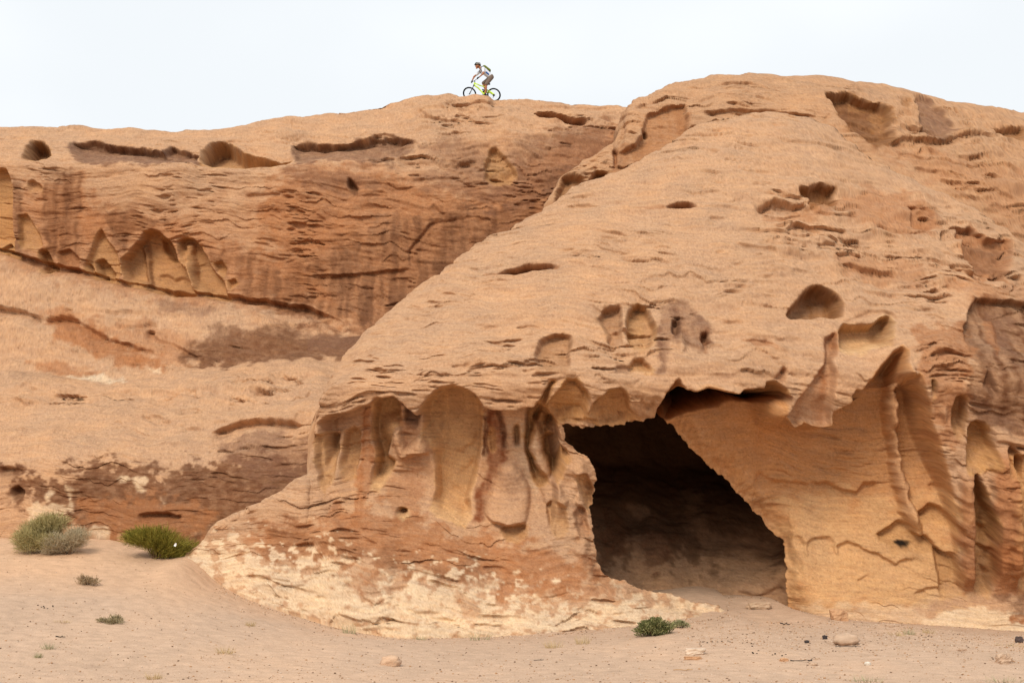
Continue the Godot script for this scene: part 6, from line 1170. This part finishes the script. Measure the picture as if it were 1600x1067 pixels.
	r.stamp([-16.54, 4.7, -14, 5.16, -11.22, 4.66, -11.34, 3.35, -16.17, 3.37], 0, 0.1, 0.1, RUST, 0.6, 0.2, 0.8, 0.3, 0, 0, 1.0)
	r.stamp([-14.39, 5.75, -13.92, 5.65, -13.89, 5.16, -14.21, 5.26], 0, 0.1, 0.1, SALT, 0.75, 0.08, 0.3, 0.15, 0, 0, 1.0)
	r.stamp([-13.21, 4.96, -12.82, 4.86, -12.88, 4.67, -13.23, 4.72], 0, 0.1, 0.1, SALT, 0.75, 0.08, 0.3, 0.15, 0, 0, 1.0)
	r.stamp([-17.12, 5.49, -16.84, 5.31, -16.73, 4.46, -16.95, 4.58], 0, 0.1, 0.1, SALT, 0.75, 0.08, 0.3, 0.15, 0, 0, 1.0)
	r.stamp([-17.92, 5.45, -17.69, 5.32, -17.69, 4.71, -17.86, 4.84], 0, 0.1, 0.1, SALT, 0.75, 0.08, 0.3, 0.15, 0, 0, 1.0)
	r.stamp([-15.13, 5.71, -14.79, 5.85, -14.66, 5.61, -14.95, 5.46], 0, 0.1, 0.1, SALT, 0.75, 0.08, 0.3, 0.15, 0, 0, 1.0)
	r.stamp([-18.13, 4.84, -17.2, 4.71, -16.99, 3.74, -18.3, 3.62, -18.64, 4.48], 0, 0.1, 0.1, SALT, 0.75, 0.08, 0.3, 0.15, 0, 0, 1.0)
	r.stamp([-15.97, 4.02, -15.31, 3.92, -15.19, 3.61, -15.99, 3.68], 0, 0.1, 0.1, SALT, 0.75, 0.08, 0.3, 0.15, 0, 0, 1.0)
	r.stamp([-21.63, 6.02, -19.51, 5.85, -19.21, 4.73, -18.64, 4.48, -18.54, 3.26, -21.29, 3.27], 0, 0.1, 0.1, TAN, 0.8, 0.1, 0.6, 0.2, 0, 0, 1.0)
	r.stamp([-19.39, 5.4, -19.07, 5.49, -18.68, 5.26, -18.83, 4.8, -19.18, 4.88], 0.56, 0.1, 0.3, VARN, 0.8, 0.06, 0.15, 0.06, 0, 0.75, 1.0)
	r.ledge([-14.04, 4.29, -13.15, 4.38, -12.27, 4.23], 0.5, 0.4, 0.25)
	r.stamp([-20.09, 6.11, -19.58, 6.23, -18.97, 6.09, -18.9, 5.91, -19.9, 5.86], 0.42, 0.08, 0.3, VARN, 0.5, 0.06, 0.15, 0.06, 0, 0.75, 1.0)
	r.stamp([-5.58, 27.68, 6.36, 27.7, 5.92, 20.42, -1.3, 20.15, -5.22, 22.87], 0, 0.1, 0.1, TAN, 0, 0.1, 0, 0.1, 0, -0.8, 1.0)
	r.stamp([-12.58, 25.05, -5.35, 24.86, -3.24, 21.11, -7.61, 16.95, -12.11, 17.03, -13.56, 21.04], 0, 0.1, 0.1, TAN, 0, 0.1, 0, 0.1, 0, -0.4, 1.0)
	r.stamp([-22.45, 10.58, -17.99, 10.2, -12.95, 10.44, -8.27, 10.98, -7.52, 8.73, -14.44, 8.77, -21.47, 8.9], 0, 0.1, 0.1, TAN, 0, 0.1, 0, 0.1, 0, -2.2, 1.0)
	r.stamp([-21.65, 6.15, -19.95, 6.11, -14.64, 6.27, -7.48, 7.07, -7.3, 3, -21.27, 3.03], 0, 0.1, 0.1, TAN, 0.0, 0.1, 0.1, 0.1, 0, 0.55, 1.0)

func upper_guides() -> Array:
	return [
		[1.11, 17.4, -62.5, 1.31, 17.53, -62.56, 2.05, 18.03, -62.76, 2.95, 18.64, -63, 3.55, 18.94, -63.2, 4.16, 19.25, -63.4, 4.61, 19.48, -63.55, 4.83, 19.59, -63.62, 4.98, 19.67, -63.67, 5.14, 19.75, -63.72, 5.32, 19.84, -63.78, 5.54, 19.95, -63.85, 6.31, 20.39, -64.08, 7.25, 21.01, -64.33, 8.04, 21.53, -64.54, 8.84, 22.09, -64.75, 10.77, 22.82, -65.25, 11.74, 22.95, -65.5, 13.81, 22.73, -65.09, 15.26, 22.11, -64.8, 17.18, 20.31, -64.24, 18.78, 19.12, -63.7, 20.59, 17.94, -63, 22.08, 16.75, -62.4, 23.04, 15.75, -62, 26.78, 12.5, -61.14, 31.55, 9.18, -60],
		[1.11, 17.78, -62.63, 1.32, 17.98, -62.72, 2.07, 18.86, -63.07, 2.97, 19.64, -63.42, 3.58, 20.03, -63.69, 4.2, 20.42, -63.96, 4.67, 20.78, -64.21, 4.9, 20.94, -64.32, 5.06, 21.27, -64.41, 5.22, 21.6, -64.49, 5.41, 21.8, -64.57, 5.63, 22.03, -64.67, 6.43, 22.49, -64.99, 7.4, 23.1, -65.35, 8.21, 23.53, -65.62, 9.03, 23.99, -65.89, 11.02, 24.65, -66.53, 12.02, 24.82, -66.85, 14.17, 24.63, -66.57, 15.68, 24.19, -66.36, 17.72, 23, -65.95, 19.44, 22.09, -65.55, 21.36, 21.13, -64.96, 22.97, 20.28, -64.44, 24.01, 19.56, -64.1, 28.03, 17.18, -63.35, 33.21, 14.6, -62.34],
		[1.11, 18.06, -62.79, 1.32, 18.31, -62.95, 2.08, 19.47, -63.49, 3, 20.4, -63.99, 3.63, 20.85, -64.35, 4.26, 21.31, -64.7, 4.75, 21.78, -65.08, 4.98, 22, -65.26, 5.14, 22.51, -65.39, 5.32, 23.02, -65.52, 5.51, 23.3, -65.63, 5.74, 23.62, -65.75, 6.57, 24.13, -66.2, 7.58, 24.76, -66.71, 8.41, 25.15, -67.06, 9.26, 25.55, -67.41, 11.32, 26.2, -68.23, 12.37, 26.41, -68.65, 14.62, 26.28, -68.53, 16.21, 25.98, -68.45, 18.4, 25.24, -68.24, 20.25, 24.56, -68.03, 22.31, 23.77, -67.56, 24.06, 23.19, -67.17, 25.2, 22.68, -66.9, 29.54, 20.93, -66.28, 35.17, 18.9, -65.46],
		[1.12, 18.26, -63.03, 1.33, 18.56, -63.25, 2.1, 19.95, -64.06, 3.04, 21, -64.77, 3.68, 21.52, -65.25, 4.33, 22.06, -65.72, 4.84, 22.63, -66.29, 5.08, 22.9, -66.55, 5.26, 23.54, -66.74, 5.44, 24.19, -66.93, 5.64, 24.53, -67.08, 5.89, 24.93, -67.25, 6.75, 25.5, -67.86, 7.8, 26.2, -68.58, 8.68, 26.58, -69.04, 9.56, 26.96, -69.49, 11.73, 27.66, -70.58, 12.83, 27.92, -71.12, 15.22, 27.87, -71.23, 16.92, 27.7, -71.31, 19.29, 27.32, -71.38, 21.31, 26.83, -71.42, 23.56, 26.17, -71.15, 25.48, 25.79, -70.91, 26.74, 25.45, -70.75, 31.48, 24.14, -70.32, 37.68, 22.5, -69.75],
		[1.12, 18.35, -63.2, 1.34, 18.67, -63.48, 2.12, 20.17, -64.5, 3.07, 21.29, -65.36, 3.72, 21.86, -65.93, 4.38, 22.43, -66.5, 4.91, 23.06, -67.2, 5.16, 23.36, -67.53, 5.34, 24.07, -67.77, 5.53, 24.77, -68, 5.74, 25.14, -68.18, 5.99, 25.57, -68.38, 6.88, 26.19, -69.12, 7.97, 26.95, -70, 8.87, 27.34, -70.54, 9.78, 27.74, -71.07, 12.03, 28.5, -72.36, 13.18, 28.81, -73, 15.66, 28.82, -73.28, 17.44, 28.71, -73.48, 19.95, 28.48, -73.76, 22.1, 28.09, -74, 24.48, 27.49, -73.87, 26.52, 27.2, -73.75, 27.87, 26.92, -73.67, 32.9, 25.78, -73.38, 39.51, 24.27, -73],
	]

func upper_marks(r: Rock) -> void:
	r.stamp([5.15, 25.77, 9.84, 26.86, 9.13, 21.48, 4.48, 19.95], 0, 0.1, 0.1, TAN, 0, 0.1, 0, 0.1, 0, -1.2, 1.0)
	r.stamp([15.93, 27.14, 27.74, 27.21, 24.62, 21.4, 18.26, 21.19], 0, 0.1, 0.1, TAN, 0, 0.1, 0, 0.1, 0, -1.2, 1.0)
	r.stamp([15.86, 26.05, 17.01, 26.26, 17.81, 26, 18.88, 25.63, 19.24, 24.89, 18.81, 23.68, 18.96, 23.06, 18.12, 22.52, 17.44, 22.39, 16.71, 23.16, 16.1, 24.11], 1.1, 0.2, 0.6, BRN, 0.85, 0.1, 0.4, 0.12, 0, 0.2, 1.0)
	r.stamp([17.01, 25.38, 18.4, 25.35, 18.33, 24.09, 17, 23.5, 16.53, 24.31], 0, 0.1, 0.1, VARN, 0.6, 0.1, 0.4, 0.15, 0, 0, 1.0)
	r.stamp([21.31, 26.88, 22.24, 27.16, 22.24, 25.86, 22.23, 24.93, 22.37, 23.83, 21.2, 22.96, 20.38, 23.17, 20.45, 24.36], 0.5, 0.12, 0.6, PURP, 0.7, 0.1, 0.4, 0.12, 0, 0.2, 1.0)
	r.stamp([20.18, 26.32, 20.92, 26.48, 20.47, 25.72, 19.88, 25.48], 0.3, 0.1, 0.2, BRN, 0.6, 0.06, 0.15, 0.06, 0, 0.75, 1.0)
	r.stamp([24.41, 24.39, 25.11, 24.43, 26.68, 24.9, 25.67, 23.06, 24.54, 23.28, 24.21, 23.81], 0.8, 0.12, 0.3, BRN, 0.7, 0.06, 0.15, 0.06, 0, 0.75, 1.0)
	r.ledge([17.92, 22.54, 19.2, 23.09, 19.96, 23.03, 21.07, 22.93, 22.2, 23.45, 23.28, 23.6, 24.17, 23.24], 0.45, 0.6, 0.6)
	r.ledge([14.24, 27.18, 15.53, 27.42], 0.25, 0.2, 0.25)
	r.ledge([10.4, 26.49, 11.76, 26.68, 13.47, 26.33], 0.3, 0.25, 0.25)
	r.ledge([11.37, 25.81, 11.87, 25.78], 0.2, 0.2, 0.25)
	r.ledge([22.11, 24.97, 23.74, 25.06], 0.25, 0.25, 0.25)
	r.ledge([20.24, 22.24, 20.8, 22.03], 0.2, 0.3, 0.25)
	r.ledge([20.06, 21.01, 20.63, 20.83], 0.2, 0.3, 0.25)
	r.ledge([21.43, 21.54, 22.7, 21.58], 0.2, 0.3, 0.25)
	r.ledge([23.36, 22.83, 24.22, 22.55], 0.3, 0.3, 0.25)
	r.stamp([6.57, 24.22, 7.85, 24.78, 8.6, 25.08, 8.67, 23.59, 8.41, 22.46, 7.18, 21.77, 6.35, 21.22, 4.93, 20.5, 4.83, 22.04, 5.39, 22.07, 6.19, 22.29], 0, 0.1, 0.1, RUST, 0.6, 0.15, 0.5, 0.2, 0.4, 0, 1.0)
	r.stamp([6.64, 24.25, 7.85, 24.78, 8.6, 25.03, 8.59, 23.47, 8.19, 22.32, 7.19, 21.95, 6.37, 21.47, 5.27, 20.83, 4.96, 21.9, 5.63, 22.02, 6.22, 22.68], 0.6, 0.12, 0.8, BRN, 0.3, 0.1, 0.2, 0.1, 0.4, 0.1, 1.0)
	r.stamp([6.24, 22.99, 6.5, 23.08, 6.53, 22.69, 6.34, 22.57], 0.5, 0.06, 0.1, BRN, 0.7, 0.06, 0.15, 0.06, 0, 0.75, 1.0)
	r.ledge([5.83, 24.59, 7.02, 25.29, 8.46, 25.58, 9.24, 25.53], 0.35, 0.4, 0.25)
	r.ledge([6.6, 25.62, 7.72, 25.85], 0.25, 0.3, 0.25)
	r.ledge([8.57, 23.27, 9.25, 23.19], 0.4, 0.3, 0.25)
	r.crack([5.48, 24.59, 5.41, 22.89, 5.16, 21.74], 0.12, 0.4)
	r.stamp([4.83, 22.04, 5.09, 22.07, 5.06, 20.95, 4.82, 20.68], 0.5, 0.1, 0.3, RUST, 0.6, 0.06, 0.15, 0.06, 0, 0.75, 1.0)
	r.stamp([3.53, 20.14, 3.94, 20.64, 4.73, 20.71, 4.37, 20.16, 3.5, 19.56, 2.72, 19.19, 1.94, 18.52, 2.06, 19.74, 2.39, 20.48, 2.94, 20.43], 0.9, 0.12, 0.4, BRN, 0.7, 0.06, 0.15, 0.06, 0, 0.75, 1.0)
	r.ledge([3.02, 20.74, 3.98, 21.59, 4.75, 21.94], 0.25, 0.3, 0.25)
	r.ledge([3.14, 20.29, 4.08, 21.01], 0.25, 0.3, 0.25)
	r.ledge([2.41, 20.37, 2.95, 20.65], 0.25, 0.3, 0.25)
	r.ledge([9.03, 24.08, 10.97, 24.47, 12.9, 24.58, 15.32, 24.1], 0.5, 0.4, 0.3)
	r.stamp([15.58, 23.85, 16.85, 22.85, 18.31, 21.48, 20.95, 19.63, 23.4, 17.34, 26, 15.39, 27.42, 20, 23.32, 21.49, 19.88, 22.64, 17.88, 22.41, 16.57, 23.86], 0, 0.1, 0.1, RUST, 0.32, 0.4, 1.4, 0.4, 0, 0, 1.2)
	r.stamp([17.92, 22.54, 29.17, 23.52, 26.08, 15.71, 20.88, 19.34], 0, 0.1, 0.1, TAN, 0, 0.1, 0, 0.1, 0, -1.4, 1.0)
	r.ledge([15.96, 25.32, 17.01, 25.38, 18.05, 25.13, 18.9, 24.56], 0.3, 0.35, 0.25)
	r.ledge([16.29, 24.35, 17.39, 24.34, 18.43, 23.83], 0.3, 0.35, 0.25)
	r.ledge([17, 23.5, 17.95, 23.33, 18.71, 23.38], 0.3, 0.35, 0.25)
	r.ledge([20.97, 25.53, 21.5, 25.14, 21.75, 24.35], 0.3, 0.35, 0.25)
	r.ledge([20.43, 23.82, 21.51, 23.54], 0.3, 0.35, 0.25)
	r.ledge([18.62, 22.13, 19.94, 21.76], 0.3, 0.35, 0.25)
	r.ledge([20.23, 20.44, 21.65, 20.07], 0.3, 0.35, 0.25)
	r.ledge([19.18, 21.13, 20.33, 20.89], 0.3, 0.35, 0.25)
	r.ledge([22.16, 19.71, 23.6, 19.37], 0.3, 0.35, 0.25)
	r.ledge([21.87, 22.76, 22.78, 22.64], 0.3, 0.35, 0.25)
	r.stamp([15.93, 25.76, 17.21, 25.96, 16.97, 24.13, 16.16, 24.25], 0, 0.1, 0.1, VARN, 0.55, 0.15, 0.6, 0.2, 0, 0, 1.0)
	r.stamp([17.37, 23.73, 18.97, 23.94, 18.86, 23.03, 17.57, 22.46], 0, 0.1, 0.1, VARN, 0.45, 0.15, 0.6, 0.2, 0, 0, 1.0)
	r.ledge([7.84, 26.42, 9.22, 26.92, 10.88, 27.11], 0.2, 0.25, 0.25)
	r.ledge([9.15, 25, 10.52, 25.53], 0.2, 0.25, 0.25)
	r.ledge([13.1, 25.6, 14.44, 25.75], 0.2, 0.25, 0.25)
	r.ledge([10.7, 24.78, 12.06, 25.12], 0.2, 0.25, 0.25)

func cave_guides() -> Array:
	return [
		[0, 0.15, -51.5, 1.41, 0.45, -52.5, 3.63, 0.74, -54.2, 7.33, 0.85, -54.6, 9.66, 0.87, -54, 10.8, 0.8, -52.5, 11.69, 0.81, -52.3],
		[0, 2.54, -51, 1.43, 2.54, -53, 3.78, 2.91, -56, 7.64, 2.99, -56.6, 9.97, 3.03, -55.4, 10.97, 2.89, -53, 11.83, 2.89, -52.6],
		[0, 4.57, -50.6, 1.45, 4.69, -53.5, 4, 5.05, -59, 8.15, 5.23, -60, 10.5, 5.13, -58, 11.13, 4.69, -53.5, 11.94, 4.66, -52.8],
		[0, 6.16, -50.4, 1.53, 6.56, -56, 4.26, 7.18, -62.5, 8.66, 7.34, -63.5, 11.09, 7.06, -61, 11.29, 6.42, -54, 12.04, 6.35, -53],
		[0, 6.83, -50.2, 1.53, 7.33, -56, 4.28, 8.75, -62.5, 8.7, 9.14, -63.5, 11.14, 8.6, -61, 11.31, 7.16, -54, 12.07, 7.07, -53],
		[0, 8.16, -53, 1.45, 8.16, -53, 3.81, 9.19, -55.5, 7.63, 9.45, -55.5, 10.17, 9.19, -55.5, 11.14, 8.16, -53, 12.11, 8.16, -53],
		[0, 8.41, -50, 1.37, 8.41, -50, 3.44, 9.11, -50, 6.89, 9.34, -50, 9.18, 9.11, -50, 10.53, 8.41, -50, 11.44, 8.41, -50],
	]

func cave_marks(r: Rock) -> void:
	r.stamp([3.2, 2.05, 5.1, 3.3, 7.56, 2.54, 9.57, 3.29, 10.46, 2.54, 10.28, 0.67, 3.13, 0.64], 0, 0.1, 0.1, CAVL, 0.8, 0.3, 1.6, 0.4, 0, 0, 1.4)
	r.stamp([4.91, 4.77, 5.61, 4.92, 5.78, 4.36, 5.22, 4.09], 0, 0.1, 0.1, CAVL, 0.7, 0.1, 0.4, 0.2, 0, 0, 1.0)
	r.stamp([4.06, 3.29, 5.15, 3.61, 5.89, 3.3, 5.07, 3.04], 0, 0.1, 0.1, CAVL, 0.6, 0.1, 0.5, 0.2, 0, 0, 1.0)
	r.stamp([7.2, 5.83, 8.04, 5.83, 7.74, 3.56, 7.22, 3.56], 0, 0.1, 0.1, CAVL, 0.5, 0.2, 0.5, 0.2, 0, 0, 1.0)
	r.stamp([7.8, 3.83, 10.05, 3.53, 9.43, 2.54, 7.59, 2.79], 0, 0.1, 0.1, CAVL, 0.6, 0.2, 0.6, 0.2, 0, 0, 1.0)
	r.stamp([5.17, 3.82, 6.7, 3.56, 6.04, 2.54, 5.13, 2.42], 0, 0.1, 0.1, VARN, 0.6, 0.15, 0.6, 0.2, 0, 0, 1.0)
	r.stamp([3.67, 4.61, 4.68, 4.08, 4.81, 3.04, 3.64, 2.79], 0, 0.1, 0.1, VARN, 0.6, 0.15, 0.6, 0.2, 0, 0, 1.0)
	r.stamp([3.45, 1.93, 4.92, 1.57, 8.59, 1.45, 9.97, 1.94, 10.35, 1.36, 10.25, 0.21, 3.13, 0.64], 0, 0.1, 0.1, TAN, 0.5, 0.2, 0.6, 0.3, 0, 0, 1.0)
	r.stamp([5.43, 2.15, 5.74, 2.2, 5.77, 2, 5.52, 1.93], 0.4, 0.1, 0.1, VARN, 0.5, 0.06, 0.15, 0.06, 0, 0.75, 1.0)
	r.ledge([8.59, 1.45, 9.49, 1.34, 10.21, 1.71], 0.3, 0.4, 0.25)
